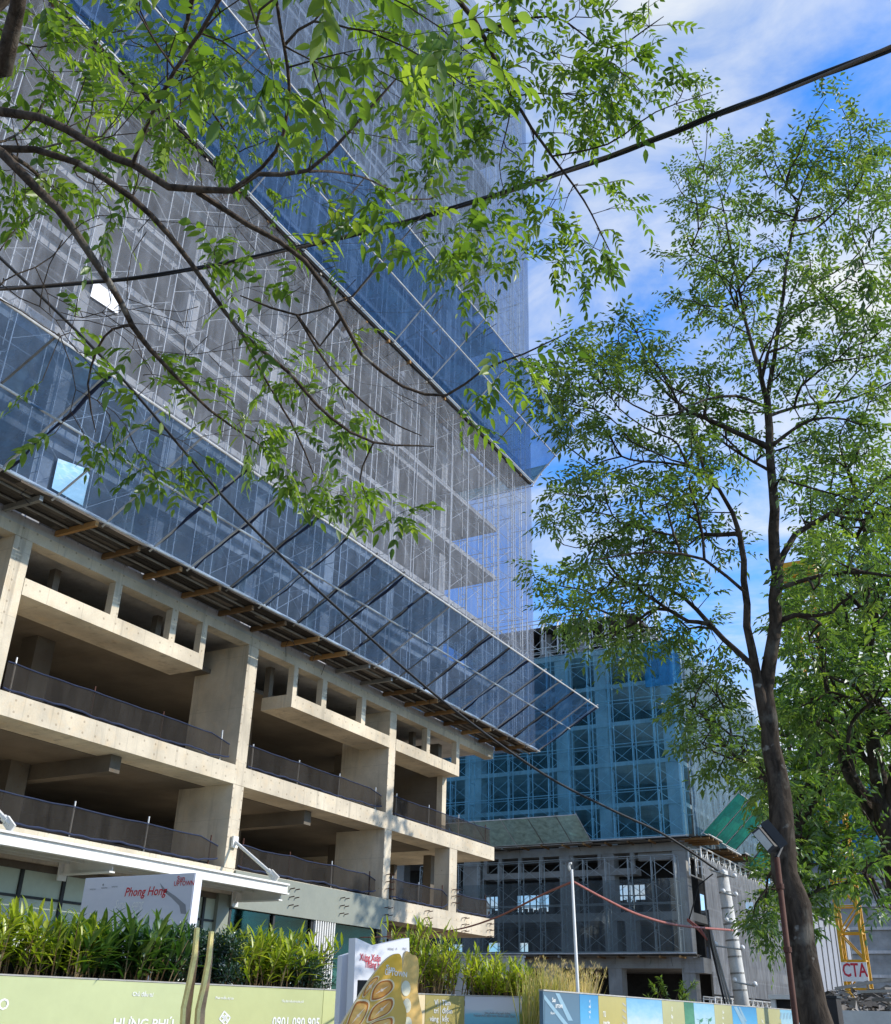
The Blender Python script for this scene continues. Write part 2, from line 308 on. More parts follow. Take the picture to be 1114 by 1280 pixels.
# ------------------------------------------------------------------ mesh helpers
class MB:
    def __init__(s): s.v = []; s.f = []; s.t = []; s.smooth = False
    def face(s, pts, tint=0.5):
        i = len(s.v); s.v.extend([tuple(map(float, p)) for p in pts]); s.f.append(tuple(range(i, i + len(pts)))); s.t.append(tint)
    def box(s, a, b, tint=0.5):
        x0, y0, z0 = (min(a[i], b[i]) for i in range(3)); x1, y1, z1 = (max(a[i], b[i]) for i in range(3))
        i = len(s.v)
        s.v += [(x0,y0,z0),(x1,y0,z0),(x1,y1,z0),(x0,y1,z0),(x0,y0,z1),(x1,y0,z1),(x1,y1,z1),(x0,y1,z1)]
        s.f += [tuple(i + k for k in q) for q in ((3,2,1,0),(4,5,6,7),(0,1,5,4),(1,2,6,5),(2,3,7,6),(3,0,4,7))]
        s.t += [tint] * 6; return s
    def bar(s, p, q, wx, wz=None, tint=0.5, up=(0, 0, 1)):
        """rectangular bar from p to q"""
        p, q = np.array(p, float), np.array(q, float); d = _n(q - p); u = np.array(up, float)
        if abs(d.dot(u)) > 0.98: u = np.array([0, 1.0, 0])
        a = _n(np.cross(d, u)); b = np.cross(a, d); wz = wx if wz is None else wz
        a = a * wx / 2; b = b * wz / 2; i = len(s.v)
        for e in (p, q):
            for k in (-a - b, a - b, a + b, -a + b): s.v.append(tuple(e + k))
        s.f += [tuple(i + k for k in c) for c in ((3,2,1,0),(4,5,6,7),(0,1,5,4),(1,2,6,5),(2,3,7,6),(3,0,4,7))]
        s.t += [tint] * 6; return s
    def tube(s, pts, rad, sides=6, tint=0.5, caps=True):
        pts = [np.array(p, float) for p in pts]; n = len(pts)
        if not hasattr(rad, '__len__'): rad = [rad] * n
        d0 = _n(pts[1] - pts[0]); u = np.array([0, 0, 1.0]) if abs(d0[2]) < 0.9 else np.array([1.0, 0, 0])
        a = _n(np.cross(d0, u)); i0 = len(s.v)
        for k in range(n):
            d = pts[min(k + 1, n - 1)] - pts[max(k - 1, 0)]; L = np.linalg.norm(d)
            d = d / L if L > 1e-9 else d0
            a = a - d * a.dot(d); a = _n(a); b = np.cross(d, a)
            for j in range(sides):
                th = 2 * math.pi * j / sides
                s.v.append(tuple(pts[k] + (a * math.cos(th) + b * math.sin(th)) * rad[k]))
        for k in range(n - 1):
            for j in range(sides):
                j2 = (j + 1) % sides
                s.f.append((i0 + k*sides + j, i0 + k*sides + j2, i0 + (k+1)*sides + j2, i0 + (k+1)*sides + j)); s.t.append(tint)
        if caps:
            s.f.append(tuple(i0 + j for j in reversed(range(sides)))); s.f.append(tuple(i0 + (n-1)*sides + j for j in range(sides))); s.t += [tint] * 2
        return s
    def add_arrays(s, V, Fc, T):
        i = len(s.v); s.v.extend(map(tuple, V.tolist())); s.f.extend([tuple(i + k for k in f) for f in Fc]); s.t.extend(T)
    def build(s, name, mat, parent=None, smooth=False):
        off = Vector((0, 0, 0))
        p = parent
        while p is not None: off += p.location; p = p.parent
        me = bpy.data.meshes.new(name)
        ox, oy, oz = off
        me.from_pydata([(x - ox, y - oy, z - oz) for x, y, z in s.v], [], s.f)
        a = me.attributes.new('tint', 'FLOAT', 'FACE'); a.data.foreach_set('value', np.array(s.t, dtype=np.float32))
        if smooth: me.polygons.foreach_set('use_smooth', [True] * len(me.polygons))
        me.materials.append(MAT[mat] if isinstance(mat, str) else mat)
        me.update()
        o = bpy.data.objects.new(name, me); COL.objects.link(o)
        if parent is not None: o.parent = parent
        return o
def tag(o, label=None, cat=None, group=None, kind=None):
    if label: o['label'] = label
    if cat: o['category'] = cat
    if group: o['group'] = group
    if kind: o['kind'] = kind
    return o
def thing(name, loc, label, cat, group=None):
    o = bpy.data.objects.new(name, None); COL.objects.link(o); o.location = tuple(float(c) for c in loc); o.empty_display_size = 0.3
    return tag(o, label, cat, group)
def part(name, a, b, mat, parent, tint=0.5): return MB().box(a, b, tint).build(name, mat, parent)
def child(name, me, parent, loc):
    o = bpy.data.objects.new(name, me); COL.objects.link(o); o.parent = parent; o.location = loc; return o

def text(string, size, loc, xd, ud, mat, parent, name='lettering', align='LEFT', sx=1.0, depth=0.0, shear=0.0):
    cu = bpy.data.curves.new('tmp', 'FONT'); cu.body = string; cu.size = size; cu.align_x = align; cu.extrude = depth; cu.resolution_u = 2; cu.shear = shear; cu.offset = 0.018 * size
    to = bpy.data.objects.new('tmp', cu); COL.objects.link(to)
    dg = bpy.context.evaluated_depsgraph_get(); me = bpy.data.meshes.new_from_object(to.evaluated_get(dg))
    bpy.data.objects.remove(to); bpy.data.curves.remove(cu)
    xd = _n(np.array(xd, float)); ud = _n(np.array(ud, float)); nd = np.cross(xd, ud); loc = np.array(loc, float)
    mb = MB()
    for v in me.vertices:
        mb.v.append(tuple(loc + xd * v.co.x * sx + ud * v.co.y + nd * v.co.z))
    mb.f = [tuple(p.vertices) for p in me.polygons]; mb.t = [0.5] * len(mb.f)
    bpy.data.meshes.remove(me)
    return mb.build(name, mat, parent)
def proj(p):
    v = R.T @ (np.array(p, float) - EYE)
    if v[2] >= -0.05: return (-9999, -9999)
    return CX + F * v[0] / -v[2], CY - F * v[1] / -v[2]
def in_view(p, m=40):
    x, y = proj(p); return -m < x < 1114 + m and -m < y < 1280 + m

# ------------------------------------------------------------------ ground
def sheet(name, pts, mat):
    b = MB(); b.face(pts); return tag(b.build(name, mat), kind='structure')
sheet('ground', [(-1500, -600, -0.16), (1500, -600, -0.16), (1500, 2500, -0.16), (-1500, 2500, -0.16)], 'earth')
sheet('road', [(1.6, -200, -0.10), (12, -200, -0.10), (12, 400, -0.10), (1.6, 400, -0.10)], 'asphalt')
b = MB()
for k in range(-20, 60): b.face([(6.7, k * 6, -0.095), (6.85, k * 6, -0.095), (6.85, k * 6 + 3, -0.095), (6.7, k * 6 + 3, -0.095)])
tag(b.build('road_markings', 'line'), kind='structure')
part('pavement', (-6.5, -60, -0.14), (1.45, 130, 0.0), 'pavement', None)['kind'] = 'structure'
part('kerb', (1.452, -60, -0.14), (1.6, 130, 0.012), 'cap', None)['kind'] = 'structure'

# ------------------------------------------------------------------ building A (podium + tower)
A = thing('unfinished_building', (-22, 25, 0), 'large unfinished cream concrete building on the left with a netted tower above', 'building')
FX = -22.0
Y0 = -4.0
part('floor_slab', (-46, Y0, 4.79), (FX - 0.03, 35.12, 5.54), 'concA', A)
part('floor_slab', (-46, 35.13, 4.79), (FX, 44.3, 5.54), 'concA', A)
part('floor_slab', (-46, Y0, 8.09), (FX, 44.3, 8.69), 'concA', A)
part('floor_slab', (-46, Y0, 13.10), (FX - 0.02, 44.25, 13.38), 'concT', A)
part('edge_beam', (-22.45, Y0, 12.78), (FX, 44.15, 13.09), 'concA', A)
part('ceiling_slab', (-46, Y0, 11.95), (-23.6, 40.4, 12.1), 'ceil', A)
fins = [(-3.3, -2.8), (6.3, 6.85), (15.68, 16.25), (25.5, 26.03), (34.7, 35.21)]
for (a, b_) in fins:
    for (z0, z1, dz) in ((5.545, 8.085, 0), (8.695, 12.775, 0)):
        part('fin_wall', (-24.3, a, z0), (FX - 0.012, b_, z1), 'concA', A)
    part('ground_column', (-23.6, a, 0), (FX - 0.06, b_, 4.785), 'clad', A)
# right-hand end bay
part('column', (-22.75, 40.0, 5.545), (FX - 0.012, 40.68, 8.085), 'concA', A)
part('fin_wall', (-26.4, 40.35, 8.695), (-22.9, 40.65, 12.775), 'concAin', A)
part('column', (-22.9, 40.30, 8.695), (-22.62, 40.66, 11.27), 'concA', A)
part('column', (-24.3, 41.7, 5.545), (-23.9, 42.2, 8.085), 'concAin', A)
# inner columns, beams and core, darkened in colour for the interior shade
for yy in (4.0, 12.0, 20.4, 30.4, 37.8):
    for (z0, z1) in ((5.545, 8.085), (8.695, 11.94)):
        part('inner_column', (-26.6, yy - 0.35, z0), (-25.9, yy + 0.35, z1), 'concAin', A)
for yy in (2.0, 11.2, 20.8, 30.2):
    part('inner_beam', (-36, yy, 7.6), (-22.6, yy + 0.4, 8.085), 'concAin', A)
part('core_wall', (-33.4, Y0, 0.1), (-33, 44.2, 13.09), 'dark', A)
for z in (4.77, 8.07): part('shaded_soffit', (-33, Y0, z), (-23.2, 40.3, z + 0.0195), 'ceil', A)  # thin dark sheets added under the slabs to paint their shade
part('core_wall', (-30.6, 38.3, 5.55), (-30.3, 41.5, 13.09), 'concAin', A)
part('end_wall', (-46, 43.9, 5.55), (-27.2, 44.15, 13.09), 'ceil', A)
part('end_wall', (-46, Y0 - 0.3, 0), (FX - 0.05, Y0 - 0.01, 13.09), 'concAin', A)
# hanging trays between beam and floor
def tray(y0, y1, posts, back):
    b = MB().box((-23.36, y0, 11.27), (FX + 0.004, y1, 11.74)); tr = b.build('hanging_tray', 'concA', A)
    for (p, q) in posts: part('hanger_post', (-22.26, p, 11.742), (FX + 0.001, q, 12.778), 'concA', tr)
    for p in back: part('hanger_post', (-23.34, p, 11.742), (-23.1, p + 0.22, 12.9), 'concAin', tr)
tray(16.252, 23.36, [(19.30, 19.58), (21.72, 21.98), (23.12, 23.36)], [18.0, 20.2, 22.2])
tray(28.08, 34.698, [(28.08, 28.32), (29.86, 30.16), (32.55, 32.84)], [28.1, 29.6, 31.5])
tray(35.212, 40.70, [(37.72, 38.0), (40.42, 40.70)], [36.2, 38.4])
tray(6.852, 13.2, [(9.4, 9.7), (11.6, 11.9), (12.95, 13.2)], [8, 10.5])
tray(-2.79, 6.29, [(0, 0.3), (3, 3.3)], [1.0])
# ground floor glazing
part('cladding_panel', (-22.14, 26.04, 4.42), (-21.955, 34.68, 5.515), 'clad', A)
part('cladding_panel', (-22.14, 34.69, 0.0), (-21.96, 35.12, 5.50), 'clad', A)
part('shaded_soffit', (-24.3, Y0, 4.62), (-22.16, 26.0, 4.785), 'concAin', A)
gl = part('frosted_window', (-22.24, 6.9, 0.2), (-22.2, 25.5, 4.615), 'frost', A)
yy = 7.3
while yy < 25.4:
    part('mullion', (-22.3, yy - 0.05, 0.2), (-22.14, yy + 0.05, 4.616), 'frame', gl); yy += 1.36
part('transom', (-22.29, 6.9, 3.96), (-22.15, 25.49, 4.02), 'frame', gl)
sw = part('shop_window', (-22.14, 26.04, 0.1), (-22.12, 34.68, 4.415), 'glass', A)
for yy in (26.1, 28.3, 30.4, 31.75, 34.6): part('mullion', (-22.2, yy - 0.05, 0.1), (-22.05, yy + 0.05, 4.416), 'frame', sw)
for k in range(9): part('louvre', (-22.08, 30.52 + k * 0.14, 0.3), (-21.97, 30.57 + k * 0.14, 4.414), 'white', sw)
part('inner_wall', (-26.2, 26.1, 0.1), (-26.1, 34.6, 4.7), 'frost', A)
part('inner_wall', (-25.0, 32.3, 0.1), (-24.9, 33.0, 4.1), 'frame', A)
# starter bars sticking out of the slab edges
def rebar(y, z):
    for k in range(3):
        MB().bar((FX + 0.0, y, z - k * 0.26), (FX + 0.22, y + 0.02, z - k * 0.26 + 0.03), 0.03).build('starter_bar', 'rust', A)
        MB().bar((FX + 0.0, y + 0.3, z - k * 0.26), (FX + 0.2, y + 0.32, z - k * 0.26 + 0.03), 0.03).build('starter_bar', 'rust', A)
for (y, z) in ((28.9, 5.25), (31.9, 5.25), (34.9, 5.2), (38.0, 5.35), (41.2, 5.35), (43.6, 5.3), (34.95, 6.4), (40.3, 6.4)): rebar(y, z)

# tower above the podium
TZ = [16.2, 19.2, 22.27, 25.13, 28.1, 31.1, 34.1, 37.1, 40.1, 43.1, 46.1, 49.1, 52.1, 55.1, 58.1]
for i, z in enumerate(TZ):
    part('floor_slab', (-34, Y0, z), (FX - 0.01, 44.5, z + 0.24), 'concT', A)
    part('edge_beam', (-22.5, Y0, z - 0.35), (FX - 0.25, 38.2, z - 0.002), 'concT', A)
zs = [13.38] + [z + 0.242 for z in TZ]
for i in range(len(zs) - 1):
    ztop = TZ[i] - 0.36
    for yy in (2.0, 7.0, 11.6, 16.4, 21.0, 25.8, 30.4, 35.0, 39.6):
        part('tower_column', (-23.2, yy - 0.3, zs[i] + 0.001), (-22.55, yy + 0.3, ztop), 'concT', A)
    for (a, b_) in ((Y0 + 0.2, 10.5), (12.5, 20.0), (22.0, 29.6), (31.2, 38.3)):
        part('infill_wall', (-26.4, a, zs[i] + 0.001), (-26.2, b_, TZ[i] - 0.002), 'wallT', A)
    part('core_wall', (-31, Y0, zs[i] + 0.001), (-30.7, 39.0, TZ[i] - 0.002), 'wallT', A)
part('parapet', (-34, Y0, 58.35), (FX - 0.2, 44.4, 60.0), 'concT', A)

# ------------------------------------------------------------------ steel entrance canopy
cp = thing('entrance_canopy', (-20.2, 16, 4.7), 'white steel canopy projecting over the glazed entrance, held by tie rods', 'canopy')
b = MB().box((-20.19, -3, 5.02), (-19.99, 26.28, 5.07)).box((-20.10, -3, 4.80), (-20.07, 26.28, 5.019)).box((-20.19, -3, 4.76), (-19.99, 26.28, 4.799))
b.build('front_beam', 'white', cp)
for yy in (5.8, 12.5, 19.25, 26.15):
    b = MB().box((-21.93, yy - 0.09, 4.96), (-20.2, yy + 0.09, 5.0)).box((-21.93, yy - 0.015, 4.62), (-20.2, yy + 0.015, 4.959)).box((-21.93, yy - 0.09, 4.58), (-20.2, yy + 0.09, 4.619)).box((-21.99, yy - 0.14, 4.45), (-21.94, yy + 0.14, 5.05))
    b.build('cross_beam', 'white', cp)
for xx in (-20.7, -21.3, -21.8): MB().box((xx, -3, 4.85), (xx + 0.06, 26.2, 4.95)).build('purlin', 'white', cp)
part('roof_sheet', (-21.9, -3, 5.075), (-20.2, 26.2, 5.10), 'frost', cp)
for yy in (5.9, 16.0, 25.8):
    b = MB().tube([(-21.9, yy, 6.32), (-20.25, yy, 5.25)], 0.055, 8).bar((-20.42, yy, 5.36), (-20.12, yy, 5.13), 0.05, 0.22).box((-21.98, yy - 0.12, 6.15), (-21.9, yy + 0.12, 6.5))
    b.tube([(-20.5, yy, 5.41), (-20.36, yy, 5.32)], 0.085, 8)
    b.build('tie_rod', 'white', cp)

# ------------------------------------------------------------------ guard rails with mesh along the open floors
def guard_rail(y0, y1, z, label, ragged, sag=0.022, nposts=4):
    g = thing('guard_rail', (-22.08, y0, z), label, 'guard rail', 'mesh guard rails along the open floors')
    xs = -22.08; n = nposts
    py = [y0 + 0.3 + (y1 - y0 - 0.6) * k / (n - 1) for k in range(n)]
    for y in py: MB().tube([(xs - 0.06, y, z), (xs - 0.06, y + random.uniform(-.03, .03), z + 0.95 + random.uniform(-.08, .05))], 0.024, 6).build('post', 'steel' if random.random() < .6 else 'rust', g)
    N = 60; b = MB(); top = []; bot = []
    for k in range(N + 1):
        y = y0 + (y1 - y0) * k / N
        ph = min(abs(y - p) for p in py)
        zt = z + 0.78 - sag * min(1, ph * 1.2) + 0.004 * math.sin(y * 5)
        zb = z + 0.08 + 0.008 * math.sin(y * 2.1 + z) + (0.05 * max(0, math.sin(y * 1.3 + z)) ** 3 if ragged else 0)
        xo = xs + 0.012 * math.sin(y * 2.7 + z) + 0.006 * math.sin(y * 7)
        if ragged and k > N - 6: zt -= 0.05 * (k - N + 6) * 0.6; zb += 0.02 * (k - N + 6)
        top.append((xo, y, zt)); bot.append((xo + 0.02, y, zb))
    for k in range(N): b.face([bot[k], bot[k + 1], top[k + 1], top[k]])
    b.build('mesh', 'netrail', g)
    MB().tube([(p[0] + 0.01, p[1], p[2]) for p in top], 0.02, 5).build('top_rope', 'navy', g)
    MB().tube([(p[0] + 0.015, p[1], p[2] + (0.012 * math.sin(p[1] * 9) if ragged else 0)) for p in bot], 0.028 if ragged else 0.024, 5).build('bottom_rope', 'navy', g)
    MB().box((xs - 0.16, y0 + 0.1, z + 0.002), (xs - 0.1, y1 - 0.1, z + 0.09)).build('toe_board', 'dark', g)
guard_rail(6.9, 15.6, 8.692, 'mesh guard rail on the upper open floor, cut off by the left picture edge', False)
guard_rail(16.35, 25.15, 8.692, 'taut black mesh guard rail on the upper open floor under the longest hanging tray', True)
guard_rail(26.15, 34.4, 8.692, 'black mesh guard rail in the middle bay of the upper open floor', True)
guard_rail(35.35, 43.95, 8.692, 'black mesh guard rail at the right end of the upper open floor', False, 0.03)
guard_rail(6.9, 15.6, 5.542, 'mesh guard rail on the lower open floor, cut off by the left picture edge', False)
guard_rail(16.35, 25.2, 5.542, 'black mesh guard rail right above the white canopy beam', True)
guard_rail(26.15, 34.3, 5.542, 'torn black mesh guard rail with tangled blue rope above the grey cladding', True, 0.05)
guard_rail(35.35, 39.95, 5.542, 'short mesh guard rail on the lower open floor just left of the end column', True, 0.03, 3)
guard_rail(40.72, 44.0, 5.542, 'shortest mesh guard rail on the lower floor beyond the end column', True, 0.05, 2)

# ------------------------------------------------------------------ debris platforms and catch fans
def platform(name, label, p0, along, out, length, width, z, stations, group=None, rows=6, fascia=False):
    """timber deck on outriggers; along/out are unit vectors in plan"""
    p0 = np.array([*p0, 0.0]); al = np.array([*along, 0.0]); ou = np.array([*out, 0.0])
    t = thing(name, p0 + al * length / 2 + np.array([0, 0, z]), label, 'platform', group)
    b = MB(); rw = width / rows
    for r in range(rows):
        s = random.uniform(-1.5, 0)
        while s < length:
            L = random.choice((1.5, 1.75, 2.2, 3.0)); e = min(length, s + L); s0 = max(0, s)
            if e - s0 > 0.2 and random.random() > 0.04:
                a = p0 + al * (s0 + 0.01) + ou * (r * rw + 0.012); c = p0 + al * (e - 0.01) + ou * ((r + 1) * rw - 0.012)
                zz_ = z + random.uniform(0, 0.012)
                b.box((a[0], a[1], zz_), (c[0], c[1], zz_ + 0.05), random.random() ** 1.4)
            s += L
    b.build('plank_deck', 'plank', t)
    for s in stations:
        a = p0 + al * (s + random.uniform(-.05, .05)); c = a + ou * (width + random.uniform(-0.1, 0.12))
        MB().bar((a[0], a[1], z - 0.09), (c[0], c[1], z - 0.09 + random.uniform(-.015, .015)), 0.11, 0.15, random.uniform(0.0, 1)).build('outrigger', 'timber' if random.random() < .88 else 'steeldark', t)
    for r in (0.35, 0.72):
        a = p0 + ou * width * r; c = a + al * length
        MB().tube([(a[0], a[1], z - 0.04), (c[0], c[1], z - 0.04)], 0.035, 6).build('runner_tube', 'steeldark', t)
    a = p0 + ou * (width - 0.02); c = a + al * length
    if fascia: MB().bar((a[0], a[1], z + 0.10), (c[0], c[1], z + 0.10), 0.05, 0.34, 0.1).build('fascia_board', 'plank', t)
    for _ in range(int(length / 3)):
        q = p0 + al * random.uniform(0, length) + ou * random.uniform(.3, width); q[2] = z - 0.02
        MB().tube([q, q + np.array([random.uniform(-.1, .1), random.uniform(-.1, .1), -.2]), q + np.array([random.uniform(-.2, .2), random.uniform(-.25, .25), -random.uniform(.3, .7)])], 0.012, 4).build('hanging_wire', 'cable', t)
    MB().tube([(a[0], a[1], z + 0.12), (c[0], c[1], z + 0.12)], 0.05, 6).build('edge_tube', 'steel', t)
    return t

def fan(name, label, p0, along, out, length, z, reach, rise, step, mat, group=None, sag=0.10, rails=(0.0, 0.52, 1.0), skew=0.0, first=0.0):
    p0 = np.array([*p0, 0.0]); al = np.array([*along, 0.0]); ou = np.array([*out, 0.0]); up = np.array([0, 0, 1.0])
    t = thing(name, p0 + al * length / 2 + up * z, label, 'safety net', group)
    nrm = _n(np.cross(al, ou * reach + up * rise)); 
    if nrm[2] < 0: nrm = -nrm
    def P(s, r): return p0 + al * (s + skew * r) + up * z + (ou * reach + up * rise) * r
    sts = [first + k * step for k in range(int((length - first) / step + 0.5) + 1)]
    if first > 0.3: sts = [0] + sts
    sts[-1] = length
    for a, c in zip(sts[:-1], sts[1:]):
        b = MB(); nu, nv = 6, 6; g = []
        pt = random.random(); sg = sag * random.uniform(0.5, 1.5); sh = random.uniform(-0.3, 0.3)
        for i in range(nu + 1):
            row = []
            for j in range(nv + 1):
                u, v = i / nu, j / nv
                d = sg * math.sin(math.pi * u) * (0.35 + abs(math.sin(2 * math.pi * v * 0.96)) ** 0.7) * (1 + sh * math.sin(5 * v))
                row.append(P(a + (c - a) * u, v) - nrm * (d + 0.015))
            g.append(row)
        for i in range(nu):
            for j in range(nv): b.face([g[i][j], g[i + 1][j], g[i + 1][j + 1], g[i][j + 1]], pt)
        b.build('net_panel', mat, t, smooth=True)
    for s in sts:
        m_ = 'steel' if random.random() < 0.55 else 'steeldark'
        MB().tube([P(s + random.uniform(-.1, .1), -0.05) - nrm * 0.05, P(s + random.uniform(-.1, .1), 1.03) - nrm * 0.05], 0.034, 6).build('strut', m_, t)
        if random.random() < 0.6 and sag > 0.07:
            o = random.uniform(.06, .12); MB().tube([P(s + o + random.uniform(-.05, .05), q / 8) - nrm * (0.03 + 0.05 * random.random()) for q in range(9)], [random.uniform(.015, .06) for q in range(9)], 6).build('gathered_edge', 'navy', t, True)
    for r in rails:
        MB().tube([P(-0.1, r) - nrm * 0.1, P(length + 0.1, r) - nrm * 0.1], 0.034, 6).build('rail', 'steel', t)
    return t
ST = [(-3.5 + 1.73 * k) for k in range(29)]
yst = [y for y in ST if y < 45.9]
platform('debris_platform', 'long plank platform on brown timber outriggers under the lower blue net', (-21.98, -4.0), (0, 1), (1, 0), 50.0, 1.5, 13.385, [15.18 + 1.715 * k + 4.0 for k in range(-10, 18)])
platform('debris_platform', 'high plank platform along the tower under the upper blue net', (-21.9, -4.0), (0, 1), (1, 0), 49.8, 1.4, 28.36, [15.2 + 1.72 * k + 4.0 for k in range(-10, 18)], rows=4, fascia=True)
fan('catch_fan', 'long blue catch net sloping out above the open concrete floors', (-20.42, -4.0), (0, 1), (1, 0), 49.95, 13.5, 3.15, 1.85, 1.72, 'netblue', 'blue catch nets on the left tower', 0.16, first=0.6)
fan('catch_fan', 'upper blue catch net sloping out high on the tower', (-20.45, -4.0), (0, 1), (1, 0), 49.8, 28.5, 2.75, 2.55, 3.4, 'netblue_hi', 'blue catch nets on the left tower', 0.05, first=1.0)
fan('catch_fan', 'narrow greenish catch net seen edge-on past the tower corner against the sky', (-20.6, 46.05), (-1, 0), (0, 1), 10.0, 28.45, 2.3, 2.5, 2.5, 'netolive', None, 0.05)

# ------------------------------------------------------------------ scaffolding
def scaffold(name, label, p0, along, inward, n, step, z0, nl, lift, mat, width=0.95, group=None, r=0.032, brace_p=0.9, z_of=None, limit=100):
    """welded frames with cross braces; each frame and each brace pair is a part"""
    p0 = np.array([*p0, 0.0]); al = np.array([*along, 0.0]); inn = np.array([*inward, 0.0]); up = np.array([0, 0, 1.0])
    t = thing(name, (*(p0 + al * n * step / 2)[:2], z0), label, 'scaffolding', group)
    root = np.array(t.location)
    def frame():
        b = MB()
        a, c = np.zeros(3), inn * width
        b.tube([a, a + up * lift], r, 5, caps=False); b.tube([c, c + up * lift], r, 5, caps=False)
        b.tube([a + up * lift * 0.93, c + up * lift * 0.93], r * 0.8, 4, caps=False)
        e, g = a + inn * width * 0.3, a + inn * width * 0.3
        b.tube([a + up * lift * 0.55, c * 0.32 + up * lift * 0.55], r * 0.6, 4, caps=False); b.tube([a + up * lift * 0.3, c * 0.32 + up * lift * 0.3], r * 0.6, 4, caps=False)
        b.tube([c * 0.32 + up * lift * 0.05, c * 0.32 + up * lift * 0.93], r * 0.7, 4, caps=False)
        return b
    def brace(off):
        b = MB(); o = inn * off
        b.tube([o + up * lift * 0.12, o + al * step + up * lift * 0.88], r * 0.42, 4, caps=False)
        b.tube([o + up * lift * 0.88, o + al * step + up * lift * 0.12], r * 0.42, 4, caps=False)
        if random.random() < 0.5: b.tube([o + up * lift * 0.97, o + al * step + up * lift * 0.97], r * 0.6, 4, caps=False)
        return b
    for kind in ('frame', 'brace'):
        items = []
        for k in range(n + (kind == 'frame')):
            for l in range(nl):
                if kind == 'brace' and random.random() > brace_p: continue
                items.append(p0 + al * (k * step) + up * (z0 + l * lift))
        items.sort(key=lambda q: (not in_view(q, 0), np.linalg.norm(q - EYE)))
        fb = frame() if kind == 'frame' else brace(0.02)
        nm = 'scaffold_frame' if kind == 'frame' else 'cross_brace'
        tmp = fb.build(nm, mat, None, smooth=True); me = tmp.data; bpy.data.objects.remove(tmp)
        for q in items[:limit]: child(nm, me, t, tuple(q - root))
        rest = items[limit:]
        if rest:
            V = np.array(fb.v); allb = MB()
            for q in rest: allb.add_arrays(V + q, fb.f, fb.t)
            tag(allb.build(nm, mat, t, smooth=True), kind='stuff')
    # ledgers along every second lift
    for l in range(nl + 1):
        if l % 2 == 0 or l == nl:
            for o in (0.0, width):
                a = p0 + inn * o + up * (z0 + l * lift + 0.06)
                MB().tube([a, a + al * n * step], r * 0.75, 4).build('ledger', mat, t)
    return t
scaffold('scaffolding', 'tall tube scaffolding covering the street side of the left tower', (-20.75, -2.0), (0, 1), (-1, 0), 28, 1.7, 13.55, 26, 1.72, 'steel', 0.9, 'scaffolding on the left tower', r=0.024, brace_p=0.6)
scaffold('scaffolding', 'tube scaffolding around the far end of the left tower, sky behind it', (-33.0, 45.75), (1, 0), (0, -1), 7, 1.7, 13.55, 26, 1.72, 'steel', 0.85, 'scaffolding on the left tower', r=0.024, brace_p=0.6, limit=60)

def net_sheet(name, label, p0, along, length, z0, z1, mat, amp=0.10, step=1.7, group=None):
    p0 = np.array([*p0, 0.0]); al = np.array([*along, 0.0]); nn = np.array([al[1], -al[0], 0])
    b = MB(); nu = max(2, int(length / 0.85)); nv = max(2, int((z1 - z0) / 1.0)); g = []
    for i in range(nu + 1):
        row = []
        for j in range(nv + 1):
            s = length * i / nu; z = z0 + (z1 - z0) * j / nv
            d = amp * abs(math.sin(math.pi * s / step)) * random.uniform(0.2, 1)
            row.append(p0 + al * s + np.array([0, 0, z]) + nn * d)
        g.append(row)
    for i in range(nu):
        for j in range(nv): b.face([g[i][j], g[i + 1][j], g[i + 1][j + 1], g[i][j + 1]])
    return tag(b.build(name, mat, None, smooth=True), label, 'debris net', group)
net_sheet('debris_net', 'thin grey debris net over the middle of the left tower between the two blue nets', (-20.6, -4), (0, 1), 50.0, 13.5, 28.3, 'netgrey', 0.05)
net_sheet('debris_net', 'grey debris net over the top of the left tower above the upper blue net', (-20.6, -4), (0, 1), 50.0, 28.5, 60.0, 'netgreyhi', 0.05)
net_sheet('debris_net', 'grey debris net wrapped round the far end of the left tower', (-34, 46.0), (1, 0), 13.4, 13.5, 60.0, 'netend', 0.05)
# loose sheets tied behind the net
b = MB(); b.face([tuple(atx(x, y, -20.5)) for x, y in ((72.7, 573), (92, 580), (106, 585), (112, 594), (103.4, 632), (64.6, 610))][::-1])
tag(b.build('reflective_sheet', 'sheet'), 'pale blue and white sheet standing behind the net just above the plank platform', 'sheet')
b = MB(); b.face([tuple(atx(x, y, -20.5)) for x, y in ((118, 350), (148, 372), (148, 393), (113, 370))][::-1])
tag(b.build('reflective_sheet', 'offwhite'), 'small white sheet behind the net higher up, among the thin branches', 'sheet')
# ------------------------------------------------------------------ building B at the end of the street
B = thing('unfinished_building', (-32, 85, 0), 'farther grey concrete frame wrapped in blue netted scaffolding, behind the white pole', 'building')
FY = 75.4; BX = -22.0; BL = -56.0; BD = 90.0
for (z0, z1) in ((4.9, 5.62), (8.06, 8.62), (12.75, 13.35)):
    part('floor_slab', (BL, FY, z0), (BX, BD, z1), 'concB', B)
for (z0, z1) in ((4.9, 5.62), (8.06, 8.62), (12.75, 13.35), (16.08, 16.4), (19.2, 19.52), (22.35, 22.67), (25.4, 25.72), (28.35, 28.77)): part('floor_slab', (-29, 90.01, z0), (BX, 112, z1), 'concB', B)
for i, z in enumerate((16.08, 19.2, 22.35, 25.4, 28.35)):
    part('floor_slab', (BL, FY, z), (BX, BD, z + (0.32 if i < 4 else 0.42)), 'concBT', B)
lev = [(0, 4.898), (5.622, 8.058), (8.622, 12.748), (13.352, 16.078), (16.402, 19.198), (19.522, 22.348), (22.672, 25.398), (25.722, 28.348)]
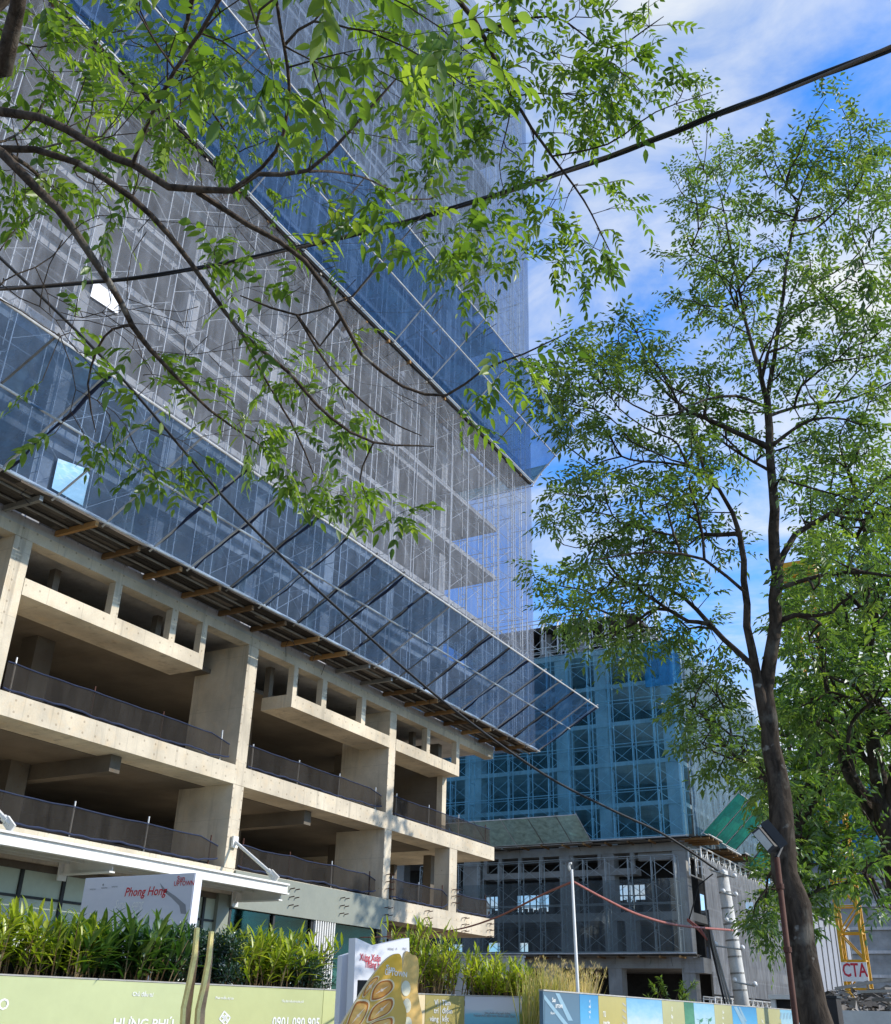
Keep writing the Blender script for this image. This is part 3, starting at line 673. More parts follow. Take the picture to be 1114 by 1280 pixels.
for k, (z0, z1) in enumerate(lev):
    cols = [(-40.2, -38.7), (-31.9, -30.75), (-28.45, -27.5), (-23.0, -22.02), (-47, -45.8)] if k > 0 else [(-28.3, -27.3), (-22.9, -21.98), (-33.5, -32.3)]
    for (a, c) in cols: part('column', (a, FY + 0.06, z0), (c, FY + 1.1, z1), 'concBT' if k > 2 else 'concB', B)
    for yy in (83.0, 91.0, 99.0, 107.0): part('column', (-23.0, yy, z0), (-22.06, yy + 1.2, z1), 'concB', B)
    if k == 1: part('column', (-26.85, FY + 0.05, z0), (-26.05, FY + 1.0, z1), 'concB', B)
# back walls with daylight openings on the two podium floors
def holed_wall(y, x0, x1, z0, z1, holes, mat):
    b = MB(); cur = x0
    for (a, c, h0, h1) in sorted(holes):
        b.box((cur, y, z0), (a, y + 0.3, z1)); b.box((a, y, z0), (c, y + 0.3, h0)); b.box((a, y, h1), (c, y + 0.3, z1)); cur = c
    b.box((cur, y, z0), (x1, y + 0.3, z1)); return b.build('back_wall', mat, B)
def back(px0, py0, px1, py1, y):
    a = aty(px0, py0, y); c = aty(px1, py1, y); return (min(a[0], c[0]), max(a[0], c[0]), min(a[2], c[2]), max(a[2], c[2]))
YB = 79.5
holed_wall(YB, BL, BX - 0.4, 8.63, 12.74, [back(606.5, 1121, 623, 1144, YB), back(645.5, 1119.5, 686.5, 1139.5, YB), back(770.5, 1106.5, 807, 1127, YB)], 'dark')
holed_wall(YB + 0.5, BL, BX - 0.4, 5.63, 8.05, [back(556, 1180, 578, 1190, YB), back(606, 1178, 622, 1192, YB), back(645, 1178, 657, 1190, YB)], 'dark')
for (x0, y0, x1, y1) in ((606.5, 1121, 623, 1144), (645.5, 1119.5, 686.5, 1139.5), (770.5, 1106.5, 807, 1127)):
    a_, c_, z0, z1 = back(x0, y0, x1, y1, YB); wf = MB()
    for q in np.linspace(a_, c_, 4 if c_ - a_ < 2 else 6)[1:-1]: wf.box((q - .035, YB + .1, z0), (q + .035, YB + .18, z1))
    wf.box((a_, YB + .08, z0 + (z1 - z0) * .34), (c_, YB + .098, z0 + (z1 - z0) * .40)); wf.build('opening_bars', 'frame', B)
    jb = MB()
    for q in np.linspace(a_ + .1, c_ - .2, 7): jb.box((q, YB + .32, z0 - .02), (q + rng.uniform(.1, .3), YB + .6, z0 + (z1 - z0) * rng.uniform(.08, .38)))
    jb.build('silhouette_blocks', 'wallT', B)  # blocks added to read as dark tree silhouettes against the daylight
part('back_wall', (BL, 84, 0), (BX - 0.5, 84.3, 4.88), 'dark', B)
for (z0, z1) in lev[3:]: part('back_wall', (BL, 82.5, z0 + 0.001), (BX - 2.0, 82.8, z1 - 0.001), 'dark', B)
# low tray band with posts under the podium top
tb = part('hanging_tray', (-38.3, FY - 0.03, 11.22), (-25.8, FY + 1.2, 11.66), 'concB', B)
for xx in (-38.2, -36.9, -35.2, -33.4, -31.2, -28.6, -26.05): part('hanger_post', (xx - 0.14, FY - 0.028, 11.662), (xx + 0.14, FY + 0.3, 12.746), 'concB', tb)
part('corner_beam', (-25.7, FY + 0.4, 12.2), (-22.1, FY + 0.9, 12.747), 'concB', B)
part('curved_panel', (-22.7, FY - 0.02, 4.62), (-21.3, FY + 1.9, 5.6), 'concB', B)
# roof level: dark formwork under a deck on props
part('formwork_deck', (-42, FY - 0.3, 31.1), (-24.6, FY + 14, 31.4), 'dark', B)
part('formwork_wall', (-42, FY + 3.2, 28.78), (-24.8, FY + 3.4, 31.09), 'dark', B)
for xx in (-39, -36, -33.0, -30.0): part('column', (xx - 0.5, FY + 0.8, 28.78), (xx + 0.5, FY + 1.8, 31.09), 'concB', B)
part('side_beam', (-22.25, FY + 1.2, 12.4), (-21.985, 112, 12.74), 'concB', B)

scaffold('scaffolding', 'pale scaffolding bays over the blue netted front of the far block', (-47.8, 74.05), (1, 0), (0, 1), 15, 1.75, 13.6, 9, 1.72, 'steelB', 0.9, 'scaffolding on the far block', r=0.045, brace_p=1)
scaffold('scaffolding', 'scaffolding with zigzag braces on the lower floors of the far block', (-43.5, 74.2), (1, 0), (0, 1), 12, 1.75, 5.85, 4, 1.6, 'steelG', 0.9, 'scaffolding on the far block', r=0.042, brace_p=1)
scaffold('scaffolding', 'bare scaffolding around the formwork on the roof of the far block', (-41.0, 74.6), (1, 0), (0, 1), 13, 1.4, 28.8, 2, 1.5, 'steel', 0.8, 'scaffolding on the far block', r=0.055, brace_p=1, limit=40)
scaffold('scaffolding', 'row of white zigzag braces under the timber side platforms of the far block', (-20.9, 75.5), (0, 1), (-1, 0), 18, 1.6, 11.0, 1, 1.9, 'white', 0.9, 'scaffolding on the far block', r=0.07, brace_p=1, limit=40)
scaffold('scaffolding', 'scaffolding behind the pale net on the side of the far block', (-20.9, 75.5), (0, 1), (-1, 0), 14, 1.7, 13.6, 9, 1.72, 'steelB', 0.8, 'scaffolding on the far block', r=0.04, limit=60)
scaffold('scaffolding', 'white upright frames at the foot of the far block beside the concrete pole', (-20.9, 76.0), (0, 1), (-1, 0), 16, 1.5, 0.2, 2, 1.45, 'white', 0.8, 'scaffolding on the far block', r=0.05, brace_p=0.3, limit=40)

net_sheet('debris_net', 'blue net over the front of the far block', (-50.5, 73.9), (1, 0), 29.6, 13.6, 28.3, 'netblueB', 0.05)
net_sheet('debris_net', 'dark net over the lower floors of the far block', (-45, 74.0), (1, 0), 23.3, 5.85, 10.7, 'netdark', 0.08)
net_sheet('debris_net', 'bright blue net strip at the upper corner of the far block', (-23.6, 73.7), (1, 0), 2.9, 24.6, 28.2, 'netbluebright', 0.1)
net_sheet('debris_net', 'grey net covering the sunny side of the far block below the timber platforms', (-20.7, 75.2), (0, 1), 29.0, 3.3, 12.2, 'netgreyB', 0.14)
net_sheet('debris_net', 'pale grey blue net on the upper side of the far block behind the tree', (-20.75, 74.0), (0, 1), 24.0, 13.6, 28.0, 'netpale', 0.12)

platform('debris_platform', 'narrow plank platform across the front of the far block above its open floor', (-48, 75.38), (1, 0), (0, -1), 26.6, 1.4, 13.42, [1.7 * k for k in range(16)], rows=4)
platform('debris_platform', 'lowest thin platform across the front of the far block', (-48, 75.38), (1, 0), (0, -1), 26.6, 1.35, 5.68, [1.5 * k for k in range(18)], rows=3)
for k, (ya, ln, dz, lab) in enumerate([(74.2, 3.6, 0.0, 'timber platform at the corner of the far block below the green net'), (79.0, 4.2, -0.25, 'second timber platform in the row along the side of the far block'), (84.6, 4.4, 0.1, 'third timber platform in the row along the side of the far block'), (90.5, 4.5, -0.2, 'timber platform farthest along the side of the far block, half behind leaves')]):
    platform('debris_platform', lab, (-21.95, ya), (0, 1), (1, 0), ln, 2.1, 13.45 + dz, [0.3 + 0.9 * q for q in range(int(ln / 0.9))], 'timber platforms on the side of the far block', 5)
fan('catch_fan', 'faded green catch net above the front platform of the far block', (-39.5, 74.1), (1, 0), (0, -1), 10.75, 13.5, 2.9, 1.55, 2.3, 'netolive', None, 0.05, rails=(0.0, 1.0))
fan('catch_fan', 'bright green catch net on the side of the far block nearest the corner', (-20.3, 74.3), (0, 1), (1, 0), 9.0, 13.75, 2.8, 2.6, 3.0, 'netgreen', 'green catch nets on the side of the far block', 0.12, rails=(0.0, 1.0))
fan('catch_fan', 'second green catch net farther along the side of the far block, by the floodlight', (-20.3, 86.5), (0, 1), (1, 0), 12.0, 13.0, 2.8, 2.6, 3.0, 'netgreen', 'green catch nets on the side of the far block', 0.12, rails=(0.0, 1.0))

# third block and sheeting farther along, mostly behind the trees
C3 = thing('sheeted_building', (-27, 121, 0), 'grey sheeted block standing beyond the crane at the far right', 'building')
part('sheeting', (-34, 108.5, 0.8), (-20.4, 133, 11.4), 'greyhoard', C3)
b = MB()
for k in range(9): b.box((-20.39, 109 + k * 3, 0.8), (-20.3, 109.12 + k * 3, 11.3))
b.build('upright', 'steeldark', C3)
part('roof_edge', (-34.2, 108.3, 11.41), (-20.2, 133.2, 11.7), 'concB', C3)
C4 = thing('netted_building', (-24, 165, 0), 'distant tower under bright blue net seen through the tree gaps at the right', 'building')
part('frame', (-31, 160, 0), (-17, 180, 34), 'concB', C4)
for k in range(11): part('slab_edge', (-31.3, 159.7, 1.5 + 3 * k), (-16.7, 180.3, 1.9 + 3 * k), 'concT', C4)
net_sheet('debris_net', 'bright blue net high on the distant tower behind the right-hand trees', (-31.5, 158.5), (1, 0), 15.0, 22, 34, 'netbluebright', 0.2)

# ------------------------------------------------------------------ tower crane mast
cb = aty(1079, 1270, 78.0)
cr = thing('tower_crane', (cb[0], cb[1], 0), 'yellow lattice crane mast rising behind the right-hand trees', 'crane')
X0, Y0_, hw = cb[0], cb[1], 0.70
b = MB()
for sx in (-1, 1):
    for sy in (-1, 1): b.bar((X0 + sx * hw, Y0_ + sy * hw, 0), (X0 + sx * hw, Y0_ + sy * hw, 34), 0.19)
b.build('mast_leg', 'crane', cr)
b = MB(); z = 0.4; fl = 1
while z < 33:
    for (ax, s) in (('x', -1), ('x', 1), ('y', -1), ('y', 1)):
        def q(u, zz_): return (X0 + u * hw, Y0_ + s * hw, zz_) if ax == 'x' else (X0 + s * hw, Y0_ + u * hw, zz_)
        b.bar(q(-1, z), q(1, z), 0.10); b.bar(q(-fl, z), q(fl, z + 1.7), 0.09)
    z += 1.7; fl = -fl
b.build('lattice', 'crane', cr)
MB().box((X0 - 1.3, Y0_ - 1.3, 33.0), (X0 + 1.3, Y0_ + 1.3, 34.2)).build('slewing_ring', 'crane', cr)
pa = aty(1056, 1205, Y0_ - hw - 0.2); pb = aty(1082, 1225, Y0_ - hw - 0.2)
sg = thing('crane_sign', ((pa[0] + pb[0]) / 2, Y0_ - hw - 0.2, (pa[2] + pb[2]) / 2), 'small white sign with red capital letters fixed to the crane mast', 'sign')
part('board', (pa[0] - 0.22, Y0_ - hw - 0.25, pb[2] - 0.1), (pb[0] + 0.22, Y0_ - hw - 0.17, pa[2] + 0.1), 'white', sg)
text('CTA', 1.15, ((pa[0] + pb[0]) / 2, Y0_ - hw - 0.26, pb[2] + 0.2), (1, 0, 0), (0, 0, 1), 'redtxt', sg, align='CENTER', sx=0.68)
# ------------------------------------------------------------------ hoardings along the pavement
HZ = 1.95
def hoarding(label, P0, P1, mat, z=HZ, depth=0.06, cap=True, name='hoarding_panel'):
    P0 = np.array([*P0[:2], 0.0]); P1 = np.array([*P1[:2], 0.0]); al = _n(P1 - P0); nn = np.array([al[1], -al[0], 0])
    t = thing(name, (P0 + P1) / 2, label, 'hoarding', 'printed hoarding panels along the pavement')
    b = MB(); g = 0.006
    a = P0 + al * g; c = P1 - al * g
    for (o0, o1, z0, z1) in ((0, depth, 0.05, z),):
        v = [a - nn * o1, c - nn * o1, c - nn * o0, a - nn * o0]
        b.face([p + np.array([0, 0, z1]) for p in v]); b.face([p + np.array([0, 0, z0]) for p in reversed(v)])
        for i in range(4):
            p, q = v[i], v[(i + 1) % 4]; b.face([p + np.array([0, 0, z0]), q + np.array([0, 0, z0]), q + np.array([0, 0, z1]), p + np.array([0, 0, z1])])
    b.build('board', mat, t)
    if cap: MB().bar(a - nn * depth / 2 + np.array([0, 0, z + 0.012]), c - nn * depth / 2 + np.array([0, 0, z + 0.012]), depth + 0.02, 0.02).build('cap', 'cap', t)
    return t, a, al, nn
def hz(px, py, P0, P1):
    """point of the vertical plane through P0-P1 seen at a photo position"""
    P0 = np.array([*P0[:2], 0.0]); al = _n(np.array([*P1[:2], 0.0]) - P0); nn = np.array([al[1], -al[0], 0])
    d = ray(px, py); return EYE + d * ((P0 - EYE).dot(nn) / d.dot(nn)), al, nn
def put(t, s, px, py, hpx, P0, P1, mat, align='LEFT', sx=1.0):
    q, al, nn = hz(px, py, P0, P1)
    scale = np.linalg.norm(q - EYE) / F
    return text(s, hpx * scale * 1.38, q + nn * 0.006, al, (0, 0, 1), mat, t, align=align, sx=sx)
def quad(t, pts, P0, P1, mat, off=0.004, name='printed_shape'):
    b = MB(); v = []
    for (x, y) in pts:
        q, al, nn = hz(x, y, P0, P1); v.append(q + nn * off)
    b.face(v); return b.build(name, mat, t)
K = [onp for onp in ()]
def top(px, py): d = ray(px, py); return EYE + d * ((HZ - 1.6) / d[2])
kA = np.array([-13.75, 7.0]); kB = top(243, 1230.7); kC = top(405, 1237.8); kD = top(424, 1238.8)
kE = top(532, 1243.4); kF = top(581, 1245.2); kG = top(678, 1247.6)
t1, *_ = hoarding('long pale lime panel at the left edge, left of the brass bars', kA, kB, 'limepale')
put(t1, 'Chủ đầu tư', 165, 1245.0, 4.2, kA, kB, 'whitetxt', sx=0.95)
put(t1, 'HƯNG PHÚ', 140, 1285.5, 10, kA, kB, 'whitetxt', sx=1.1)
put(t1, 'O', -4, 1262, 11, kA, kB, 'whitetxt')
t2, *_ = hoarding('lime panel with a white phone number, between the brass bars and the wing-shaped standee', kB, kC, 'lime')
put(t2, '0901 090 905', 339.5, 1284.0, 10.5, kB, kC, 'whitetxt', sx=0.83)
put(t2, 'Phát triển dự án', 269, 1248.8, 2.6, kB, kC, 'whitetxt', sx=1.0)
put(t2, 'Tổng đại lý tiếp thị và phân phối', 352, 1252.6, 2.2, kB, kC, 'whitetxt', sx=0.75)
for k in range(4):                                              # little woven diamond emblem
    ang = k * math.pi / 2; cx_, cy_ = 281, 1273
    def rp(u, v): 
        c, s = math.cos(ang), math.sin(ang); return (cx_ + 0.78 * (u * c - v * s), cy_ + (u * s + v * c))
    quad(t2, [rp(-1, -10), rp(9, -2), rp(9, 0.5), rp(-1, -7.4)], kB, kC, 'whitetxt', name='emblem')
    quad(t2, [rp(-4.5, -6.2), rp(4.5, 1), rp(4.5, 3.2), rp(-4.5, -3.8)], kB, kC, 'whitetxt', 0.005, name='emblem')
t3, *_ = hoarding('narrow lime panel half hidden behind the wing-shaped standee', kC, kD, 'lime')
t4, *_ = hoarding('pale cream panel mostly hidden behind the wing-shaped standee', kD, kE, 'wingedge')
t5, *_ = hoarding('gold panel with short white lines of text right of the wing-shaped standee', kE, kF, 'gold')
for i, s in enumerate(('Vị', 'trí', 'vàng')): put(t5, s, 548 + (0, 0, 0)[i], 1256.5 + i * 10.2, 5.6, kE, kF, 'whitetxt', 'RIGHT', 0.8)
for i, s in enumerate(('Tâm', 'điểm', 'kết', 'nối')): put(t5, s, 552.5, 1256.5 + i * 10.2, 5.6, kE, kF, 'whitetxt', 'LEFT', 0.8)
quad(t5, [(550.2, 1250), (550.7, 1250), (550.7, 1285), (550.2, 1285)], kE, kF, 'whitetxt')
for i in range(3): quad(t5, [(533, 1256 + i * 10), (537.5, 1251 + i * 10), (537.5, 1252.3 + i * 10), (533, 1257.3 + i * 10)], kE, kF, 'olive')
t6, *_ = hoarding('white panel with a blue sea print along its lower edge', kF, kG, 'seaprint')
put(t6, 'Tiêu chuẩn sống nghỉ dưỡng', 622, 1267.8, 2.0, kF, kG, 'greytxt', 'CENTER', 0.9)
put(t6, 'THÀNH PHỐ BIỂN NHA TRANG BÊN VỊNH', 618, 1271.5, 2.2, kF, kG, 'greytxt', 'CENTER', 0.8)
for i, s in enumerate(('Thanh', 'bình', 'trong', 'tâm')): put(t6, s, 663, 1254.5 + i * 5.8, 3.2, kF, kG, 'greytxt', 'RIGHT', 0.85)
put(t6, 'Đẳng', 664, 1275, 3.0, kF, kG, 'greytxt', 'LEFT', 0.85)

# nearer run, parallel to the buildings
def hx(px, py, x=-6.68): return atx(px, py, x)
N0 = [(679, 725, 'slateprint'), (725, 748.5, 'blueprint'), (748.5, 783.5, 'gold'), (783.5, 828, 'skyprint'), (828, 855.5, 'olive'), (855.5, 867.5, 'leafprint'), (867.5, 893, 'poolprint'), (893, 915, 'olive'), (915, 945.5, 'blueprint'), (945.5, 975, 'olive'), (975, 1001, 'poolprint')]
labs = ['slate blue panel printed with white building lines, tallest and nearest of the right-hand run', 'narrow plain blue panel with a column of small white marks', 'gold panel with the word Từ next to the blue sky print', 'sky and sea print panel between two gold panels', 'narrow olive panel right of the sky and sea print', 'dark green leafy print strip', 'pale pool print panel beside the green leafy strip', 'small olive panel in front of the concrete pole', 'blue panel with white diagonal lines under the concrete pole', 'olive panel next to the rusty pipe', 'pale blue patterned panel ending at the street tree']
def yof(px):
    d = ray(px, 1262); return d[1] * (-6.68 / d[0])
hp = []
for (a, c, m_), lb in zip(N0, labs):
    Pa, Pc = (-6.68, yof(a)), (-6.68, yof(c)); zt = 1.95 - (0.0 if a > 679 else 0.0)
    t, *_ = hoarding(lb, Pa, Pc, m_, zt); hp.append((t, Pa, Pc))
t, a_, c_ = hp[0]
quad(t, [(680, 1243), (712, 1283), (706, 1283), (680, 1249)], a_, c_, 'paleblue'); quad(t, [(694, 1241.5), (699, 1242), (716, 1276), (710, 1276)], a_, c_, 'paleblue')
quad(t, [(681, 1252), (704, 1283), (681, 1283)], a_, c_, 'slateprint', 0.003)
put(t, 'Sun', 690, 1252.5, 4.5, a_, c_, 'whitetxt', sx=1.1); put(t, 'UPTOWN', 694, 1260, 4.0, a_, c_, 'whitetxt', sx=0.85); put(t, 'Sống trọn', 688, 1267.5, 2.0, a_, c_, 'whitetxt')
t, a_, c_ = hp[1]
for i, s in enumerate(('Vị', 'thế', 'mới', 'ở')): put(t, s, 737, 1253.5 + i * 6.5, 2.8, a_, c_, 'whitetxt', 'CENTER')
t, a_, c_ = hp[2]
put(t, 'Từ', 754, 1271, 5.5, a_, c_, 'whitetxt', sx=0.85); put(t, 'trung tâm', 754, 1281, 4.6, a_, c_, 'whitetxt', sx=0.8)
for i in range(4): quad(t, [(778, 1253 + i * 8), (782.5, 1257 + i * 8), (782.5, 1259 + i * 8), (778, 1255 + i * 8)], a_, c_, 'cap')
t, a_, c_ = hp[4]
for i, s in enumerate(('Ở', 'đây', 'là')): put(t, s, 840, 1264 + i * 9, 3.6, a_, c_, 'whitetxt', 'CENTER')
t, a_, c_ = hp[6]
for (x, y) in ((875, 1275), (886, 1274)):
    quad(t, [(x - 0.4, y), (x + 0.4, y), (x + 0.6, 1285), (x - 0.6, 1285)], a_, c_, 'leafprint')
    for k in range(5): quad(t, [(x, y), (x + 4.5 * math.cos(k * .9 - .4), y + 4 * math.sin(k * .9 - .4) - 1), (x + 3 * math.cos(k * .9), y + 3 * math.sin(k * .9) + 1)], a_, c_, 'leafprint', 0.005)
for i, s in enumerate(('Gần', 'tầm', 'tay')): put(hp[7][0], s, 904, 1267 + i * 7, 2.8, hp[7][1], hp[7][2], 'whitetxt', 'CENTER')
t, a_, c_ = hp[8]
quad(t, [(917, 1258.5), (921, 1258.5), (936, 1285), (930, 1285)], a_, c_, 'paleblue'); quad(t, [(923, 1259), (925, 1259), (934, 1277), (931, 1277)], a_, c_, 'paleblue')
for i, s in enumerate(('Sống', 'vui')): put(hp[9][0], s, 953, 1278 + i * 7, 3.0, hp[9][1], hp[9][2], 'whitetxt', 'CENTER')
t, a_, c_ = hp[10]
for k in range(6): quad(t, [(976 + 4 * k, 1266), (978 + 4 * k, 1266), (976.5 + 4 * k, 1274), (974.5 + 4 * k, 1274)], a_, c_, 'paleblue', 0.004)

# ------------------------------------------------------------------ planter behind the hoardings
pl = thing('planter_wall', (-13.0, 14, 0), 'long raised planter bed behind the left hoardings, hidden below the hedge', 'planter')
def strip(P0, P1, w, z, mat, name):
    P0 = np.array([*P0[:2], 0.0]); P1 = np.array([*P1[:2], 0.0]); al = _n(P1 - P0); nn = np.array([al[1], -al[0], 0])
    b = MB(); v = [P0 - nn * 0.09, P1 - nn * 0.09, P1 - nn * w, P0 - nn * w]
    b.face([p + np.array([0, 0, z]) for p in v])
    for i in range(4):
        p, q = v[i], v[(i + 1) % 4]; b.face([p, q, q + np.array([0, 0, z]), p + np.array([0, 0, z])])
    return b.build(name, mat, pl)
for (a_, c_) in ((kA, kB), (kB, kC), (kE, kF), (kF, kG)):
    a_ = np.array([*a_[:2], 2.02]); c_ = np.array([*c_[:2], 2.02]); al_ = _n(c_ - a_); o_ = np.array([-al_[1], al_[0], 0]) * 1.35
    MB().bar(a_ + o_, c_ + o_, 0.08, 0.62).build('hedge_shade_board', 'dark', pl)  # added dark board, stands in for shade among the hedge stems
strip(kA, kB, 1.5, 1.80, 'soil', 'soil_bed'); strip(kB, kC, 1.5, 1.795, 'soil', 'soil_bed'); strip(kC, kD, 1.5, 1.79, 'soil', 'soil_bed'); strip(kD, kE, 1.5, 1.785, 'soil', 'soil_bed'); strip(kE, kF, 1.6, 1.78, 'soil', 'soil_bed'); strip(kF, kG, 1.6, 1.775, 'soil', 'soil_bed')

# ------------------------------------------------------------------ leaves
def leaflets(base, dirv, nrm, length, width, tint, rich=False, droop=0.0, fold=0.18):
    """arrays of leaf blades -> vertices, faces, tints"""
    n = len(base); d = dirv / np.linalg.norm(dirv, axis=1, keepdims=True)
    side = np.cross(d, nrm); side /= np.linalg.norm(side, axis=1, keepdims=True) + 1e-9
    up = np.cross(side, d); L = length[:, None]; W = width[:, None] / 2
    dz = np.array([0, 0, -1.0])[None, :] * (L * droop)
    if not rich:
        m1 = base + d * L * 0.45 + up * W * fold * 2
        tip = base + d * L + dz
        V = np.stack([base, m1 - side * W, tip, m1 + side * W, base + d * L * 0.45 - up * W * 0.2 + dz * 0.15], 1)
        idx = np.arange(n)[:, None] * 5
        T1 = idx + np.array([[0, 4, 1]]); T2 = idx + np.array([[1, 4, 2]]); T3 = idx + np.array([[0, 3, 4]]); T4 = idx + np.array([[4, 3, 2]])
        faces = np.concatenate([T1, T2, T3, T4], 1).reshape(-1, 3); tt = np.repeat(tint, 4)
        return V.reshape(-1, 3), faces.tolist(), tt.tolist()
    ss = [0.0, 0.16, 0.42, 0.70, 1.0]; ww = [0.06, 0.72, 1.0, 0.66, 0.02]
    rows = []
    for s, k in zip(ss, ww):
        c = base + d * L * s + dz * s * s
        rows += [c - side * W * k + up * W * k * fold * 2, c, c + side * W * k + up * W * k * fold * 2]
    V = np.stack(rows, 1); idx = np.arange(n)[:, None] * 15; fs = []
    for r_ in range(4):
        o = r_ * 3
        fs += [idx + np.array([[o, o + 1, o + 4, o + 3]]), idx + np.array([[o + 1, o + 2, o + 5, o + 4]])]
    faces = np.concatenate(fs, 1).reshape(-1, 4); tt = np.repeat(tint, 8)
    return V.reshape(-1, 3), faces.tolist(), tt.tolist()
def rnd_dir(n):
    v = rng.normal(size=(n, 3)); return v / np.linalg.norm(v, axis=1, keepdims=True)

# ------------------------------------------------------------------ hedge plants
def lance_plant(label, c, rad, stems, h, mat, tint0, leaf=0.42, name='broadleaf_clump', group='hedge plants behind the hoardings'):
    c = np.array(c, float); t = thing(name, c, label, 'hedge plant', group)
    sb = MB(); Bs, Ds, Ns, Ls, Ws, Ts = [], [], [], [], [], []
    for k in range(stems):
        a = rng.uniform(0, 2 * math.pi); r = rad * math.sqrt(rng.uniform())
        o = c + np.array([math.cos(a) * r, math.sin(a) * r, 0]); hh = h * rng.uniform(0.62, 1.08)
        lean = np.array([math.cos(a), math.sin(a), 0]) * 0.28 * r / rad + rng.normal(size=3) * 0.13; lean[2] = 0
        pts = [o + lean * hh * (q / 4) ** 1.5 + np.array([0, 0, hh * q / 4]) for q in range(5)]
        sb.tube(pts, [0.012, 0.011, 0.010, 0.008, 0.005], 4, rng.uniform(0, 1))
        for q in range(9):
            f = 0.36 + 0.64 * (q / 8) ** 0.8; i = min(3, int(f * 4)); p = pts[i] + (pts[i + 1] - pts[i]) * (f * 4 - i)
            az = rng.uniform(0, 2 * math.pi); el = rng.uniform(0.25, 1.25) if f < 0.9 else rng.uniform(0.8, 1.4)
            Bs.append(p); Ds.append((math.cos(az) * math.cos(el), math.sin(az) * math.cos(el), math.sin(el)))
            Ns.append((-math.cos(az) * math.sin(el), -math.sin(az) * math.sin(el), math.cos(el)))
            Ls.append(leaf * rng.uniform(0.65, 1.2)); Ws.append(leaf * rng.uniform(0.10, 0.17)); Ts.append(np.clip(tint0 + rng.normal() * 0.22 + 0.15 * (f - 0.6), 0, 1))
    sb.build('stems', 'straw', t)
    V, Fc, T = leaflets(np.array(Bs), np.array(Ds), np.array(Ns), np.array(Ls), np.array(Ws), np.array(Ts), True, droop=0.30)
    lb = MB(); lb.add_arrays(V, Fc, T); lb.build('leaves', mat, t, smooth=True)
def small_shrub(label, c, rx, h, n, group='hedge plants behind the hoardings'):
    c = np.array(c, float); t = thing('small_leaf_shrub', c, label, 'hedge plant', group)
    cl = [(rng.normal(size=3) * np.array([rx * .5, rx * .5, 0]) + np.array([0, 0, h * rng.uniform(0.25, 0.95)])) for _ in range(60)]
    sb = MB()
    for q in cl:
        p0 = c + np.array([q[0] * .3, q[1] * .3, 0]); sb.tube([p0, c + q * np.array([.7, .7, .6]), c + q], [0.012, 0.008, 0.003], 4, rng.uniform())
    sb.build('stems', 'straw', t)
    ci = rng.integers(0, len(cl), n); off = rnd_dir(n) * (rng.uniform(size=(n, 1)) ** 0.5) * 0.17
    base = c + np.array(cl)[ci] + off; d = off + rnd_dir(n) * 0.1 + np.array([0, 0, 0.06]); nr = rnd_dir(n) * 0.6 + np.array([0, 0, 1.0])
    tint = np.clip(0.35 + 0.35 * off[:, 2] / 0.17 + rng.normal(size=n) * 0.18, 0, 1)
    V, Fc, T = leaflets(base, d, nr, rng.uniform(0.045, 0.09, n), rng.uniform(0.025, 0.045, n), tint)
    lb = MB(); lb.add_arrays(V, Fc, T); lb.build('leaves', 'shrub', t)
def bed(px, off):
    """spot in the planter bed behind the hoarding at photo column px, off metres behind it"""
    if px < 243: a, c = kA, kB
    elif px < 430: a, c = kB, kC
    elif px < 581: a, c = kE, kF
    else: a, c = kF, kG
    q, al, nn = hz(px, 1240, a, c); q = q - nn * off; q[2] = 1.78; return q
hedge = [(-60, .6, 'b', 'leafy clump at the far left end of the hedge'), (-8, .6, 'b', 'yellow green lance-leaf clump at the left picture edge'), (38, .65, 'b', 'lance-leaf clump with tan stems below the frosted windows'), (84, .55, 'b', 'lance-leaf clump left of the grey billboard'),
         (128, .7, 'd', 'darker lance-leaf clump below the left half of the grey billboard'), (172, .6, 'd', 'dark arching lance-leaf clump below the lettering of the grey billboard'), (206, .55, 'd', 'dark arching clump below the right end of the grey billboard'),
         (330, .6, 'b', 'bright lance-leaf clump right of the small-leaved shrub'), (364, .6, 'b', 'tall bright lance-leaf clump above the phone number'), (392, .75, 'b', 'bright clump at the right end of the left hedge'),
         (520, .5, 'e', 'bright upright clump just right of the wing-shaped standee'), (548, .6, 'e', 'green clump above the gold text panel'), (578, .6, 'e', 'yellow green clump in the middle of the right hedge'), (606, .6, 'e', 'low yellow clump right of the middle of the right hedge'), (632, .6, 'e', 'low clump at the right end of the right hedge')]
for (px, off, k, lab) in hedge:
    q = bed(px, off)
    if k == 'b': lance_plant(lab, q, 0.42, 34, 0.95, 'lance', 0.55 + rng.uniform(-.1, .1), 0.45)
    elif k == 'd': lance_plant(lab, q, 0.40, 28, 0.86, 'lancedark', 0.52, 0.6, 'arching_clump')
    else:
        hh = {520: 1.35, 548: 1.18, 578: 1.02, 606: 0.82, 632: 0.72}[px]
        lance_plant(lab, q, 0.42, 36, hh, 'lance', 0.62 + (0.14 if px == 606 else 0), 0.36)
small_shrub('dense dark small-leaved shrub behind the brass bars', bed(252, .7), 0.42, 1.02, 5200)
small_shrub('dark small-leaved shrub right of the brass bars', bed(296, .6), 0.42, 1.0, 5200)
small_shrub('low dark small-leaved shrub below the right end of the left hedge', bed(398, .45), 0.3, 0.6, 2600)
small_shrub('dark small-leaved shrub beside the pale cut-out board', bed(424, .9), 0.28, 0.85, 2200)
